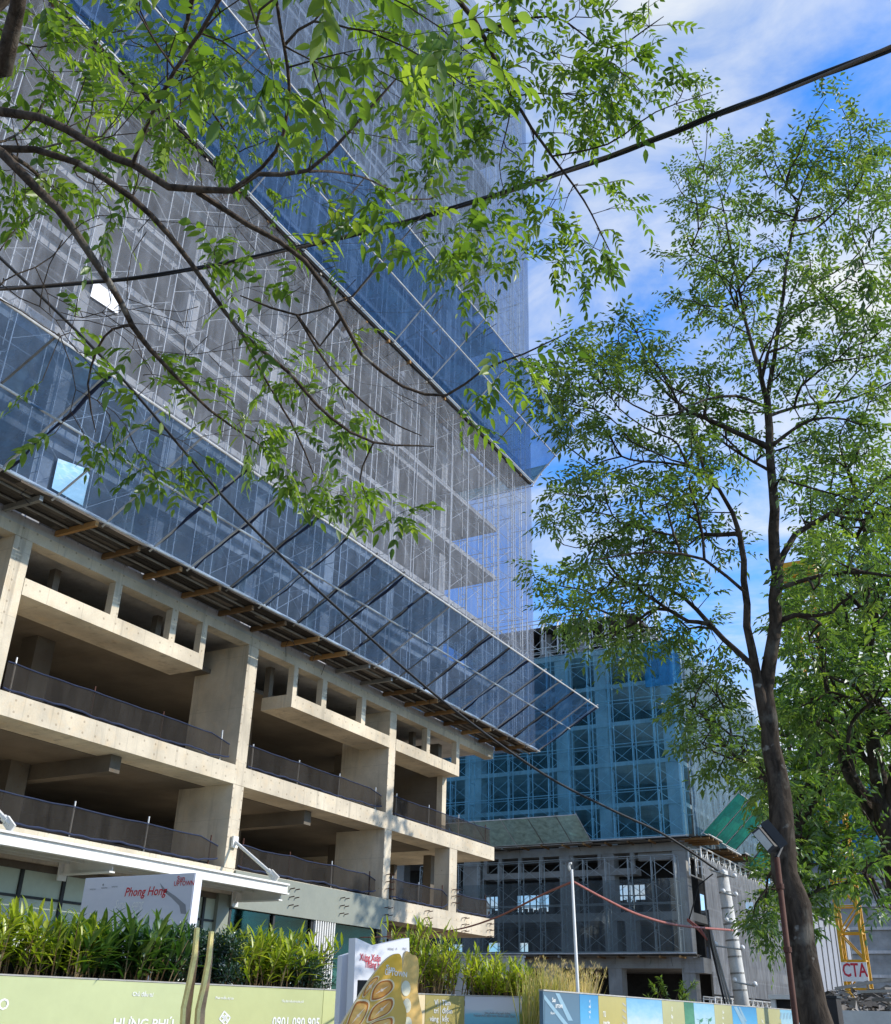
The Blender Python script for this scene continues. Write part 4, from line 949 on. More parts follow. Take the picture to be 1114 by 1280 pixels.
# ornamental grass behind the nearer hoardings
Bs, Ds, Ns, Ls, Ws, Ts = [], [], [], [], [], []
for k in range(1050):
    px = rng.uniform(650, 734); y = rng.uniform(19.5, 22.0); p = aty(px, 1262, y); p[2] = 1.15
    f = (px - 648) / 94
    Bs.append(p); a = rng.uniform(0, 6.28); sp = rng.uniform(0.05, 0.32)
    d = np.array([math.cos(a) * sp + 0.10, math.sin(a) * sp, 1.0]); Ds.append(d); Ns.append((math.cos(a), math.sin(a), 0.1))
    Ls.append(rng.uniform(0.95, 1.75) * (1 - 0.1 * f)); Ws.append(rng.uniform(0.016, 0.038)); Ts.append(np.clip(0.22 + 0.75 * f + rng.normal() * 0.18, 0, 1))
V, Fc, T = leaflets(np.array(Bs), np.array(Ds), np.array(Ns), np.array(Ls), np.array(Ws), np.array(Ts), True, droop=0.12, fold=0.1)
b = MB(); b.add_arrays(V, Fc, T)
n = len(Bs); sel = rng.permutation(n)[:330]
hd = np.array(Bs)[sel] + (np.array(Ds)[sel] / np.linalg.norm(np.array(Ds)[sel], axis=1, keepdims=True)) * np.array(Ls)[sel][:, None]; hd[:, 2] -= np.array(Ls)[sel] * 0.12
V, Fc, T = leaflets(np.repeat(hd, 6, 0) - rnd_dir(n=6 * 330) * 0.02, rnd_dir(6 * 330) * 0.5 + np.array([0.1, 0, 0.8]), rnd_dir(6 * 330), rng.uniform(.05, .12, 6 * 330), rng.uniform(.008, .014, 6 * 330), np.clip(rng.normal(0.8, .15, 6 * 330), 0, 1))
b.add_arrays(V, Fc, T)
tag(b.build('ornamental_grass', 'reed', None), 'tall dry feathery grass behind the slate blue panel and around the foot of the white pole', 'grass', kind='stuff')
# small weed bush in front of the far block
q = aty(838, 1248, 40); q[2] = 1.6
small = thing('wild_bush', q, 'small thin green bush above the sky print panel', 'bush')
sb = MB(); Bs = []; Ds = []
for k in range(9):
    a = rng.uniform(-0.9, 0.9); e = q + np.array([a * 1.6, rng.uniform(-.4, .4), rng.uniform(0.7, 1.5) - abs(a) * .3]); mid = (q + e) / 2 + np.array([0, 0, .2])
    sb.tube([q - np.array([0, 0, 1.7]), q, mid, e], [.03, .025, .018, .008], 4, .4)
    for s in np.linspace(0.2, 1, 14):
        p = mid + (e - mid) * s
        for _ in range(3): Bs.append(p); Ds.append(rnd_dir(1)[0] + np.array([np.sign(a) * .5, 0, .2]))
sb.build('stems', 'bark', small)
V, Fc, T = leaflets(np.array(Bs), np.array(Ds), rnd_dir(len(Bs)) * .5 + np.array([0, 0, 1.]), rng.uniform(.14, .28, len(Bs)), rng.uniform(.04, .07, len(Bs)), rng.uniform(.2, .8, len(Bs)))
b = MB(); b.add_arrays(V, Fc, T); b.build('leaves', 'leaf', small)

# ------------------------------------------------------------------ grey billboard behind the hedge
bb = thing('billboard', (-17, 17.1, 0), 'grey box billboard with red and white lettering standing behind the left hedge', 'billboard')
part('box', (-18.62, 17.0, 0.3), (-15.41, 17.22, 4.145), 'offwhite', bb)
part('printed_face', (-18.60, 16.985, 0.32), (-15.43, 16.998, 4.13), 'greyboard', bb)
b = MB()
pts = [aty(x, y, 16.98) for x, y in ((200, 1104), (203, 1113), (214, 1122), (224, 1132), (226, 1142))]
pts2 = [aty(x, y, 16.98) for x, y in ((200, 1104), (207, 1112), (219, 1120), (232, 1131), (233, 1143))]
for i in range(4): b.face([pts[i], pts2[i], pts2[i + 1], pts[i + 1]])
b.build('printed_ribbon', 'greytxt', bb)
def btxt(s, px, py, h, mat, align='LEFT', sx=1.0, y=16.978, shear=0.0):
    q = aty(px, py, y); sc = np.linalg.norm(q - EYE) / F
    return text(s, h * sc * 1.38, q, (1, 0, 0), (0, 0, 1), mat, bb, align=align, sx=sx, shear=shear)
for dx, dy, m_ in ((0.9, 0.6, 'whitetxt'), (0, 0, 'redtxt')):
    btxt('Phong Hong', 155.0 + dx, 1120.5 + dy, 9.5, m_, sx=0.95, y=16.98 - (0.004 if m_ == 'redtxt' else 0), shear=0.2)
btxt('Sung ... oang', 143, 1135.0, 8.5, 'whitetxt', sx=0.72, shear=0.2)
for dx, dy, m_ in ((0.4, 0.4, 'whitetxt'), (0, 0, 'redtxt')):
    btxt('Sun', 221 + dx, 1101.0 + dy, 5.4, m_, sx=1.1, y=16.98 - (0.004 if m_ == 'redtxt' else 0)); btxt('UPTOWN', 217 + dx, 1107.6 + dy, 5.2, m_, sx=0.95, y=16.98 - (0.004 if m_ == 'redtxt' else 0))
for (x, y) in ((112, 1112.8), (126.5, 1111), (139.5, 1109.5)): btxt('HUNG PHU', x, y, 1.6, 'greytxt', sx=0.8)
btxt('◆', 127.5, 1107.5, 2.2, 'greytxt')

# ------------------------------------------------------------------ brass bars
for (pts, lab) in (([(250.5, 1160), (247, 1195), (240, 1230), (233.5, 1260), (231, 1300), (230, 1400)], 'taller curved brass bar, left one of the pair in front of the hedge'), ([(268.5, 1164.5), (264.5, 1200), (258.5, 1232), (251.5, 1262), (249, 1300), (248, 1400)], 'shorter curved brass bar, right one of the pair in front of the hedge')):
    P = [ath(x, y, 11.2) for x, y in pts]; P[-1][2] = 0.0
    r3 = thing('brass_bar', P[-1], lab, 'sculpture', 'pair of curved brass bars')
    rt = _n(np.cross(_n(P[0] - EYE), np.array([0, 0, 1.0]))); fw = np.array([-0.92, 0.39, 0.0]); rt = np.array([0.39, 0.92, 0.0])
    b = MB(); b2 = MB(); N = len(P)
    w1 = [0.034, 0.038, 0.038, 0.034, 0.034, 0.034]; w2 = [0.008, 0.022, 0.042, 0.06, 0.062, 0.062]
    for i in range(N - 1):
        for (lo0, hi0, lo1, hi1, bb_) in ((0, w1[i], 0, w1[i + 1], b), (w1[i], w1[i] + w2[i], w1[i + 1], w1[i + 1] + w2[i + 1], b2)):
            A0, A1 = P[i] + rt * (lo0 - 0.04), P[i] + rt * (hi0 - 0.04); B0, B1 = P[i + 1] + rt * (lo1 - 0.04), P[i + 1] + rt * (hi1 - 0.04)
            dpt = fw * 0.05 * (1 if bb_ is b else 1.0)
            tw = fw * (0.02 if bb_ is b2 else 0)
            bb_.face([B0, B1 + tw, A1 + tw, A0]); bb_.face([A0 + dpt, A1 + dpt + tw, B1 + dpt + tw, B0 + dpt]); bb_.face([A1 + tw, B1 + tw, B1 + dpt + tw, A1 + dpt + tw]); bb_.face([B0, A0, A0 + dpt, B0 + dpt])
    b.face([P[0] + rt * -.04, P[0] + rt * .0, P[0] + rt * .0 + fw * .05, P[0] + rt * -.04 + fw * .05])
    b.build('bright_face', 'brass', r3); b2.build('shaded_face', 'brassshade', r3)  # sunlit strip and shaded side of one bar, painted as two colours

# ------------------------------------------------------------------ pale cut-out board and wing-shaped standee (flat cut-outs)
CUT = _n(np.array([-0.92, 0.39, 0.0]))
def cutout(pts, h, thick, mat, parent, name, edge=None, off=0.0):
    c0 = ray(485, 1230); c0 = _n(np.array([c0[0], c0[1], 0])); d0 = CUT
    plane = EYE + c0 * h - d0 * off
    v = []
    for (x, y) in pts:
        d = ray(x, y); v.append(EYE + d * ((plane - EYE).dot(d0) / d.dot(d0)))
    b = MB(); b.face(list(reversed(v))); o = b.build(name, mat, parent)
    if thick:
        e = MB(); back = [p + d0 * thick for p in v]; n = len(v)
        for i in range(n): e.face([v[i], v[(i + 1) % n], back[(i + 1) % n], back[i]])
        e.face(back); e.build('edge', edge or mat, parent)
    return o
def smooth_curve(pts, k=6, closed=True):
    n = len(pts); out = []
    for i in range(n if closed else n - 1):
        p0, p1, p2, p3 = (np.array(pts[(i + q) % n], float) for q in (-1, 0, 1, 2))
        for s in range(k):
            u = s / k; out.append(tuple(0.5 * ((2 * p1) + (-p0 + p2) * u + (2*p0 - 5*p1 + 4*p2 - p3) * u*u + (-p0 + 3*p1 - 3*p2 + p3) * u**3)))
    return out
wb = thing('cutout_board', ath(470, 1240, 13.2) * np.array([1, 1, 0]), 'pale white cut-out board with a star-like notched top behind the wing-shaped standee', 'sign')
cutout([(416, 1420), (428, 1195), (440, 1191), (440, 1420)], 13.5, 0.1, 'offwhite', wb, 'side_flap')
cutout([(436, 1420), (444.5, 1172.5), (448, 1173.5), (467, 1182.5), (511.5, 1172.5), (512, 1200), (520, 1420)], 13.2, 0.14, 'offwhite', wb, 'board')
def wtxt(s, px, py, h, mat, hd, parent, sx=1.0, rot=0.0, off=0.006):
    c0 = ray(485, 1230); c0 = _n(np.array([c0[0], c0[1], 0])); d0 = CUT; rt = np.array([d0[1], -d0[0], 0]); d = ray(px, py); plane = EYE + c0 * hd - d0 * off
    q = EYE + d * ((plane - EYE).dot(d0) / d.dot(d0)); sc = np.linalg.norm(q - EYE) / F
    xd = rt * math.cos(rot) + np.array([0, 0, 1]) * math.sin(rot); ud = -rt * math.sin(rot) + np.array([0, 0, 1]) * math.cos(rot)
    return text(s, h * sc * 1.38, q, xd, ud, mat, parent, sx=sx)
wtxt('Xưng Xuân', 450, 1200.5, 7.5, 'redtxt', 13.2, wb, 0.6, 0.0); wtxt('Thăng hoa', 456, 1209.5, 7.5, 'redtxt', 13.2, wb, 0.6, 0.0)
for (x, s) in ((485, 'HUNG'), (495, 'A'), (503.5, 'PHU')): wtxt(s, x, 1187.5, 2.6, 'greytxt', 13.2, wb, 0.8)
bfc = ath(490, 1240, 12.0); bf = thing('wing_standee', (bfc[0], bfc[1], 0), 'gold cut-out standee shaped like a butterfly wing with orange cells', 'standee')
outline = smooth_curve([(422, 1300), (447, 1250), (470, 1215), (485, 1198), (497, 1192), (502, 1197), (503, 1215), (501, 1238), (504, 1252), (508, 1264), (507, 1280), (500, 1300), (480, 1330), (450, 1340)], 5)
cutout(outline, 12.0, 0.04, 'wing', bf, 'wing', 'wingedge')
w2 = smooth_curve([(504.5, 1200), (516, 1193.8), (522, 1198), (524, 1215), (522, 1235), (525, 1255), (528, 1275), (522, 1310), (500, 1320)], 5)
cutout(w2, 12.3, 0.04, 'wing2', bf, 'rear_wing', 'wingedge')
for (x, y, rx, ry) in ((507.5, 1235.5, 5.8, 9.8), (509, 1257, 5, 9), (510, 1279, 5, 8)):
    cutout([(x + rx * math.cos(a), y + ry * math.sin(a)) for a in np.linspace(0, 2 * math.pi, 20)[:-1]], 12.3, 0, 'creamspot', bf, 'spot', off=0.006)
cells = [[(453, 1245), (457, 1234), (467, 1222), (474, 1220), (472, 1226), (462, 1239), (455, 1247)], [(463, 1248), (466, 1236), (475, 1226), (488, 1224), (493, 1230), (491, 1238), (479, 1248), (465, 1252)], [(430, 1290), (443, 1254), (453, 1249), (462, 1252), (460, 1265), (450, 1283), (436, 1296)], [(458, 1278), (465, 1260), (478, 1250), (491, 1247), (493, 1256), (486, 1267), (470, 1275)], [(452, 1290), (465, 1278), (480, 1273), (492, 1271), (492, 1282), (480, 1292), (462, 1296)]]
for c in cells:
    m = np.mean(np.array(c), 0); o1 = smooth_curve(c, 4)
    cutout(o1, 12.0, 0, 'wingedge', bf, 'cell_outline', off=0.006)
    cutout([tuple(m + (np.array(p) - m) * 0.88) for p in o1], 12.0, 0, 'cellred', bf, 'cell_rim', off=0.009)
    o2 = [tuple(m + (np.array(p) - m) * 0.74) for p in o1]; cutout(o2, 12.0, 0, 'cell', bf, 'cell', off=0.012)
    i = len(c) // 2; q0 = np.array(c[0]); q1 = np.array(c[i]); dirn = q1 - q0; pr = np.array([-dirn[1], dirn[0]]) / np.linalg.norm(dirn)
    cutout([tuple(m - dirn * .3), tuple(m + pr * .9), tuple(m + dirn * .3), tuple(m - pr * .9)], 12.0, 0, 'cellglow', bf, 'highlight', off=0.015)
    cutout([tuple(m + np.array([math.cos(a), math.sin(a)]) * (2.6 if k % 2 else 1.4)) for k, a in enumerate(np.linspace(0, 2 * math.pi, 13)[:-1])], 12.0, 0, 'cellglow', bf, 'highlight', off=0.018)
wtxt('Sun', 482, 1212.0, 5.6, 'whitetxt', 12.0, bf, 1.2, -0.12); wtxt('UPTOWN', 481, 1218.2, 5.4, 'whitetxt', 12.0, bf, 0.95, -0.05)
bx = ath(455, 1238, 12.6); part('prop_box', (bx[0] - 0.06, bx[1] - 0.05, 1.4), (bx[0] + 0.06, bx[1] + 0.05, 1.93), 'frame', bf)

# grey wall behind the hedge
q0 = aty(597, 1197, 27.0); q1 = aty(651, 1197, 27.0)
gw = thing('concrete_wall', ((q0[0] + q1[0]) / 2, 27, 0), 'pale grey concrete wall slab between the right hedge and the tall dry grass', 'wall')
part('slab', (q0[0] - 1.0, 27.0, -0.1), (q1[0], 27.25, q0[2]), 'board_conc', gw)
part('coping', (q0[0] - 1.02, 26.97, q0[2] + 0.002), (q1[0] + 0.02, 27.28, q0[2] + 0.05), 'cap', gw)

# ------------------------------------------------------------------ white pole, concrete pole, cables
wp_t = ath(714.8, 1087, 18.5); wp_b = ath(722.5, 1242, 18.5); wp_b = wp_t + (wp_b - wp_t) * (wp_t[2] / (wp_t[2] - wp_b[2]))
wp = thing('white_pole', wp_b, 'thin white pole carrying the red hose above the dry grass', 'pole')
MB().tube([wp_b, wp_t], [0.036, 0.024], 8).build('shaft', 'white', wp, True)
MB().tube([wp_t + np.array([-0.03, 0, -0.02]), wp_t + np.array([-.05, 0, .05]), wp_t + np.array([-.035, 0, .10]), wp_t + np.array([0.0, 0, .10])], 0.022, 6).build('hook', 'white', wp, True)
cp_t = ath(902.5, 1089, 36); cp_b = ath(928, 1257, 36); cp_b = cp_t + (cp_b - cp_t) * (cp_t[2] / (cp_t[2] - cp_b[2]))
pole = thing('utility_pole', cp_b, 'leaning pale concrete utility pole with white insulators', 'utility pole')
ax = _n(cp_t - cp_b); H = np.linalg.norm(cp_t - cp_b)
MB().tube([cp_b, cp_b + ax * H * .5, cp_t], [0.25, 0.215, 0.18], 14).build('shaft', 'poleconc', pole, True)
b = MB()
for f in np.linspace(0.1, 0.97, 12): b.tube([cp_b + ax * H * (f - .004), cp_b + ax * H * (f + .004)], 0.262 - 0.075 * f, 14)
b.build('steel_band', 'steeldark', pole)
arms = [(1087.5, -12, 3), (1096, 2, 16), (1119, -1, 14), (1155, -2, 18), (1185, -20, 12), (1230, -3, 20)]
for (y, l, r_) in arms:
    f = (1257 - y) / 168.0; c = cp_b + ax * (H - np.linalg.norm(cp_t - ath(902.5 + (y - 1089) * .152, y, 36))); s = 36.5 / 1390
    MB().tube([c + np.array([l * s, -.2, .05]), c + np.array([r_ * s, -.2, -.06])], 0.028, 6).build('crossarm', 'steelG', pole)
    for e in (l, r_):
        q = c + np.array([e * s, -.2, .05 if e == l else -.06])
        MB().tube([q, q + np.array([0.01, 0, .05]), q + np.array([.03, 0, .09]), q + np.array([.05, 0, .12])], [.05, .085, .065, .03], 10).build('insulator', 'porc', pole, True)
for k in range(3):
    MB().tube([cp_t + np.array([-.5 - .03 * k, -.3, -1.2]), cp_b + ax * H * .62 + np.array([-.62 + .06 * k, -.3, 0]), cp_b + ax * H * .3 + np.array([-.42 + .1 * k, -.3, 0]), cp_b + np.array([-.35 + .1 * k, -.3, .4])], 0.035, 6).build('down_cable', 'steeldark' if k else 'cable', pole, True)
lp = cp_t + np.array([-.9, -.25, -1.5])
MB().tube([cp_t + np.array([-.25, -.2, -.1]), cp_t + np.array([-.75, -.25, -.45]), cp_t + np.array([-.95, -.25, -1.0]), lp + np.array([-.25, 0, 0])], 0.022, 6).build('loop_cable', 'cable', pole, True)
for k in range(2): MB().tube([lp + np.array([-.3, 0, .05 * k]), lp + np.array([.05 + .05 * k, 0, -.3 + .05 * k]), lp + np.array([.3, 0, -.6])], 0.03, 6).build('red_sleeve', 'red', pole, True)

def catenary(P, Q, sag, n=40): return [P + (Q - P) * (k / n) - np.array([0, 0, 4 * sag * (k / n) * (1 - k / n)]) for k in range(n + 1)]
def spline(pts, k=8):
    pts = [np.array(p, float) for p in pts]; pts = [2 * pts[0] - pts[1]] + pts + [2 * pts[-1] - pts[-2]]; out = []
    for i in range(1, len(pts) - 2):
        p0, p1, p2, p3 = pts[i - 1:i + 3]
        for s in range(k):
            u = s / k; out.append(0.5 * ((2 * p1) + (-p0 + p2) * u + (2*p0 - 5*p1 + 4*p2 - p3) * u*u + (-p0 + 3*p1 - 3*p2 + p3) * u**3))
    out.append(pts[-2]); return out
# red hose from the concrete pole over the white pole to the left block
h0 = atx(450, 1172, -21.6); hA = wp_t + np.array([0.0, 0, -0.20])
hose = [h0, aty(500, 1170, 28.0), aty(566, 1163, 24.0), aty(620, 1147, 21.0), aty(675, 1120, 18.8), hA]
tag(MB().tube(spline(hose), 0.019, 6).build('red_hose', 'red', None, True), 'red hose sagging from the white pole left towards the open concrete floors', 'hose')
he = ath(917, 1163, 35.7)
hose2 = [hA + np.array([.02, .02, 0]), aty(757, 1124, 20.5), aty(800, 1144, 23.5), aty(850, 1157, 28), he]
tag(MB().tube(spline(hose2), [0.019 + 0.018 * k / 32 for k in range(33)], 6).build('red_hose', 'red', None, True), 'red hose sagging from the white pole right to the concrete utility pole', 'hose')
# thin black cable running down to the concrete pole
pts = [(-120, 222, 8), (0, 322, 10.5), (150, 470, 13), (296, 639, 16), (424, 762, 19), (557, 879, 23), (677, 966, 27.5), (760, 1010, 31), (833, 1045, 34), (900, 1090, 36)]
tag(MB().tube(spline([ath(x, y, d) for x, y, d in pts]), [0.017 + 0.022 * k / 72 for k in range(73)], 6).build('power_cable', 'cable', None, True), 'thin black cable running down across the blue net towards the concrete pole', 'cable')
# thick twisted cable overhead
cpt = [(-260, 372, 10.5), (0, 361, 9.4), (200, 343, 8.7), (400, 303, 8.0), (560, 262, 7.4), (760, 196, 6.6), (900, 142, 6.1), (1114, 60, 5.4), (1300, -20, 4.9)]
path = spline([at(x, y, d) for x, y, d in cpt], 60)
th = thing('overhead_cable', path[0], 'thick twisted overhead cable crossing the whole picture from left to upper right', 'cable')
for k in range(3):
    p2 = []
    for i, p in enumerate(path):
        d = _n(path[min(i + 1, len(path) - 1)] - path[max(i - 1, 0)]); a = _n(np.cross(d, np.array([0, 0, 1.0]))); c = np.cross(a, d); w_ = i * 0.055 + k * 2.094
        p2.append(p + (a * math.cos(w_) + c * math.sin(w_)) * 0.0095)
    MB().tube(p2, 0.0098, 6).build('strand', ('cable', 'cable2', 'cable')[k], th, True)

# ------------------------------------------------------------------ floodlight and rusty pipe at the street tree
def tp(px, py, h): return ath(px, py, h)
pp = thing('rusty_pipe', ath(994, 1265, 9.2) * np.array([1, 1, 0]), 'rusty brown pipe standing against the street tree trunk below the floodlight', 'pipe')
a, c = ath(971, 1072, 9.35), ath(993.5, 1265, 9.35); c2 = a + (c - a) * (a[2] / (a[2] - c[2]))
MB().tube([c2, a], 0.024, 10).build('pipe', 'rust', pp, True)
for y in (1110, 1190): 
    q = a + (c - a) * ((y - 1072) / 193); MB().tube([q + np.array([0, 0, -.02]), q + np.array([0, 0, .02])], 0.033, 10).build('clip', 'rust', pp)
q0, q1, q2, q3 = [ath(x, y, 9.3) for x, y in ((939.5, 1041), (948.5, 1033.5), (969, 1058), (961, 1066.5))]
fl = thing('floodlight', (q0 + q2) / 2, 'black floodlight with a pale lens tilted beside the street tree trunk', 'floodlight')
bk = _n(np.array([0.35, 0.95, 0.12])); b = MB(); v = [q0, q1, q2, q3]; w_ = [p + bk * 0.14 for p in v]
b.face(w_); 
for i in range(4): b.face([v[i], v[(i + 1) % 4], w_[(i + 1) % 4], w_[i]])
b.face(v[::-1]); b.build('housing', 'lampbody', fl)
cq = (q0 + q1 + q2 + q3) / 4; MB_ = MB(); MB_.face([cq + (p - cq) * 0.82 - bk * 0.006 for p in v][::-1]); MB_.build('lens', 'lampglass', fl)
b = MB()
for k in range(6): 
    p = q1 + (q2 - q1) * (0.1 + 0.16 * k) + bk * 0.05; b.bar(p, p + _n(q1 - q0) * 0.07 + bk * .02, 0.012, 0.09)
b.build('cooling_fin', 'lampbody', fl)
MB().tube([cq + bk * .14, cq + bk * .2 + np.array([.06, 0, -.02]), a], 0.018, 6).build('bracket', 'lampbody', fl)

# ------------------------------------------------------------------ bits of the building yard at the far right
q = aty(978, 1253, 34.0)
hut = thing('white_kiosk', (q[0], 34, 0), 'small white-framed kiosk with a dark window behind the last hoardings', 'kiosk')
a, c = aty(964, 1249, 34), aty(993, 1249, 34); zt = a[2]
part('roof', (a[0] - .05, 33.9, zt), (c[0] + .05, 36, zt + 0.12), 'white', hut)
part('wall', (a[0], 34.2, 0), (c[0], 35.9, zt - 0.002), 'dark', hut)
for xx in (a[0] + .05, c[0] - .05): part('post', (xx - .07, 33.98, 0), (xx + .07, 34.12, zt - .003), 'white', hut)
lw = thing('low_wall', (-1.5, 27.0, 0), 'low pale concrete wall at the bottom right corner beside the tree trunk', 'wall')
a = ath(1052, 1263, 27); zt = a[2]
part('wall', (ath(1040, 1263, 27)[0], 26.6, -0.1), (3, 27.0, zt), 'board_conc', lw)
rb = MB()
for k in range(1500):
    px = rng.uniform(1025, 1180); y = rng.uniform(30, 52); p = aty(px, 1270, y)
    hh = (0.5 + 1.0 * (y - 30) / 22) * (0.5 + 0.5 * math.sin(px * .05 + y * .3) ** 2) + 0.55
    s = 0.08 + 0.34 * rng.uniform() ** 3; ctr = np.array([p[0], y, rng.uniform(0.3, 1.0) * hh + 0.9 * (y > 36) + 0.2]); v = rnd_dir(7) * s * np.array([1.3, 1, .55])
    i = len(rb.v); rb.v += [tuple(ctr + q) for q in v]; rb.f += [(i + a_, i + b_, i + c_) for a_ in range(7) for b_ in range(a_ + 1, 7) for c_ in range(b_ + 1, 7) if (a_ + 2 * b_ + 3 * c_) % 3 == 0]; rb.t += [rng.uniform()] * (len(rb.f) - len(rb.t))
tag(rb.build('rubble_heap', 'rubble'), 'heap of broken concrete and rubble behind the low wall at the bottom right', 'rubble', kind='stuff')
for k, lab in enumerate(('pale plank lying on top of the rubble heap', 'dark plank lying lower on the rubble heap', 'leaning plank at the left of the rubble heap')):
    p = aty((1075, 1090, 1044)[k], (1240, 1250, 1236)[k], 33 - k); r3 = p + np.array([(2.2, 2.5, 1.4)[k], .3, (.1, .05, .25)[k]])
    tag(MB().bar(p, r3, 0.3, 0.07, (0.95, .3, .8)[k]).build('plank', 'rubble'), lab, 'plank')
fp = aty(1085, 1236, 60.0)
fn = thing('site_fence', (fp[0], 60, 0), 'grey metal site fence beyond the rubble at the right edge', 'fence')
for k in range(9): part('post', (fp[0] + k * 1.2, 59.95, 0), (fp[0] + .07 + k * 1.2, 60.05, 3.7), 'steeldark', fn)
for z in (2.6, 3.1, 3.6): part('rail', (fp[0] - .1, 59.9, z), (fp[0] + 10, 59.94, z + 0.06), 'steeldark', fn)
bx = ath(1030, 1255, 10.6); bxt = ath(1030, 1248, 10.6)
sb_ = thing('cable_box', (bx[0], bx[1], 0), 'dark box standing right against the foot of the street tree', 'box')
part('body', (bx[0] - 0.05, bx[1] - 0.12, 0), (bx[0] + 0.13, bx[1] + 0.12, bxt[2]), 'dark', sb_)
part('lid', (bx[0] - 0.06, bx[1] - 0.13, bxt[2] + 0.001), (bx[0] + 0.14, bx[1] + 0.13, bxt[2] + 0.02), 'frame', sb_)
# ------------------------------------------------------------------ trees
def tree(name, label, root, limbs, clumps, leafmat_, barkmat, group=None, per=3, llen=(0.05, 0.085), rach=0.24, pairs=4, rich=False, twig_r=0.0045, step=0.22, tipgrow=0.5, droop=0.25, hang=0.0, seed=1, leaf_desc=5, rachis=False, wmul=0.42, cull=1.0, bare=(), twig_cap=9.0, jit=0.012):
    """limbs: list of [(point, radius), ...]; clumps: list of (centre, (rx,ry,rz), number of twig ends)"""
    g = np.random.default_rng(seed)
    t = thing(name, root, label, 'tree', group)
    P, par, rad, islimb, plen = [], [], [], [], []
    def nearest(q): 
        A = np.array(P); return int(np.argmin(((A - q) ** 2).sum(1)))
    for L in limbs:
        pts = [np.array(p, float) for p, _ in L]; rr = [r for _, r in L]
        prev = -1 if not P else nearest(pts[0])
        for i in range(len(pts) - 1):
            d = np.linalg.norm(pts[i + 1] - pts[i]); n = max(1, int(d / step))
            pa_ = pts[max(0, i - 1)]; pb_ = pts[min(len(pts) - 1, i + 2)]
            for k in range(n + (i == len(pts) - 2)):
                u = k / n
                p = 0.5 * ((2 * pts[i]) + (-pa_ + pts[i + 1]) * u + (2 * pa_ - 5 * pts[i] + 4 * pts[i + 1] - pb_) * u * u + (-pa_ + 3 * pts[i] - 3 * pts[i + 1] + pb_) * u ** 3) if u < 1 else pts[i + 1]
                r = rr[i] + (rr[i + 1] - rr[i]) * u
                p = p + g.normal(size=3) * min(0.02, r * 0.25)
                P.append(p); par.append(prev); rad.append(r); islimb.append(True)
                plen.append(0 if prev < 0 else plen[prev] + np.linalg.norm(p - P[prev])); prev = len(P) - 1
    nl = len(P)
    # attractors
    att = []
    for c, r, n in clumps:
        v = g.normal(size=(n, 3)); v /= np.linalg.norm(v, axis=1, keepdims=True); v *= (g.uniform(size=(n, 1)) ** (1 / 2.4))
        att.append(np.array(c) + v * np.array(r))
    nleafy = sum(len(a) for a in att)
    for c, r, n in bare:
        v = g.normal(size=(n, 3)); v /= np.linalg.norm(v, axis=1, keepdims=True); v *= (g.uniform(size=(n, 1)) ** (1 / 2.4)); att.append(np.array(c) + v * np.array(r))
    att = np.concatenate(att); N = len(att); isbare = {}
    best = np.full(N, 1e9); bi = np.zeros(N, int); alive = np.ones(N, bool)
    def relax(idx):
        nonlocal best, bi
        for i in idx:
            d = np.linalg.norm(att - P[i], axis=1) + 0.22 * max(0, plen[i] - plen0)
            m = d < best; best[m] = d[m]; bi[m] = i
    plen0 = plen[0]
    relax(range(nl))
    for _ in range(N):
        j = int(np.argmin(np.where(alive, best, 1e9))); alive[j] = False; i = bi[j]; q = att[j]
        d = q - P[i]; L = np.linalg.norm(d)
        if L < 0.03: continue
        n = max(1, int(L / step)); prev = i; new = []
        sagv = np.array([0, 0, 1.0]) * L * 0.08 * g.uniform(0.2, 1.4); sd = np.cross(d, g.normal(size=3)); sd = sd / (np.linalg.norm(sd) + 1e-9) * L * 0.08
        p0 = P[i]
        for k in range(1, n + 1):
            u = k / n; p = p0 + d * u + (sagv + sd) * 4 * u * (1 - u) + (g.normal(size=3) * jit if k < n else 0)
            P.append(p); par.append(prev); rad.append(0.0); islimb.append(False); plen.append(plen[prev] + np.linalg.norm(p - P[prev])); prev = len(P) - 1; new.append(prev); isbare[prev] = j >= nleafy
        relax(new)
    n = len(P)
    for _ in range(2):
        kids = {}
        for i in range(n):
            if par[i] >= 0: kids.setdefault(par[i], []).append(i)
        Q = list(P)
        for i in range(nl, n):
            if i in kids: Q[i] = P[i] * 0.45 + P[par[i]] * 0.3 + P[kids[i][0]] * 0.25
        P = Q
    desc = np.ones(n); ch = [[] for _ in range(n)]
    for i in range(n - 1, -1, -1):
        if par[i] >= 0: desc[par[i]] += desc[i]; ch[par[i]].append(i)
    rr = np.array([rad[i] if islimb[i] else min(twig_cap, twig_r * desc[i] ** tipgrow) for i in range(n)])
    for i in range(n):
        if par[i] >= 0 and not islimb[i]: rr[i] = min(rr[i], rr[par[i]] * 0.92)
    wood = MB(); started = set(); stack = [0] + [i for i in range(n) if par[i] < 0 and i != 0]
    roots = list(stack)
    def chain(s, pre):
        path = ([pre] if pre is not None else []) + [s]; cur = s
        while ch[cur]:
            k = max(ch[cur], key=lambda c: (islimb[c] and islimb[cur] and par[c] == cur and c == cur + 1, desc[c]))
            for c in ch[cur]:
                if c != k: stack.append((c, cur))
            path.append(k); cur = k
        if len(path) > 1:
            rs = [rr[i] for i in path]
            if pre is not None: rs[0] = min(rr[pre], rs[1] * 1.25)
            rs[-1] = max(rs[-1] * 0.6, 0.002); mx_ = max(rs)
            wood.tube([P[i] for i in path], rs, 12 if mx_ > 0.06 else 7 if mx_ > 0.02 else 4, g.uniform(), caps=False)
    stack = [(i, None) for i in roots]
    while stack: s, pre = stack.pop(); chain(s, pre)
    wood.build('trunk', barkmat, t, smooth=True)
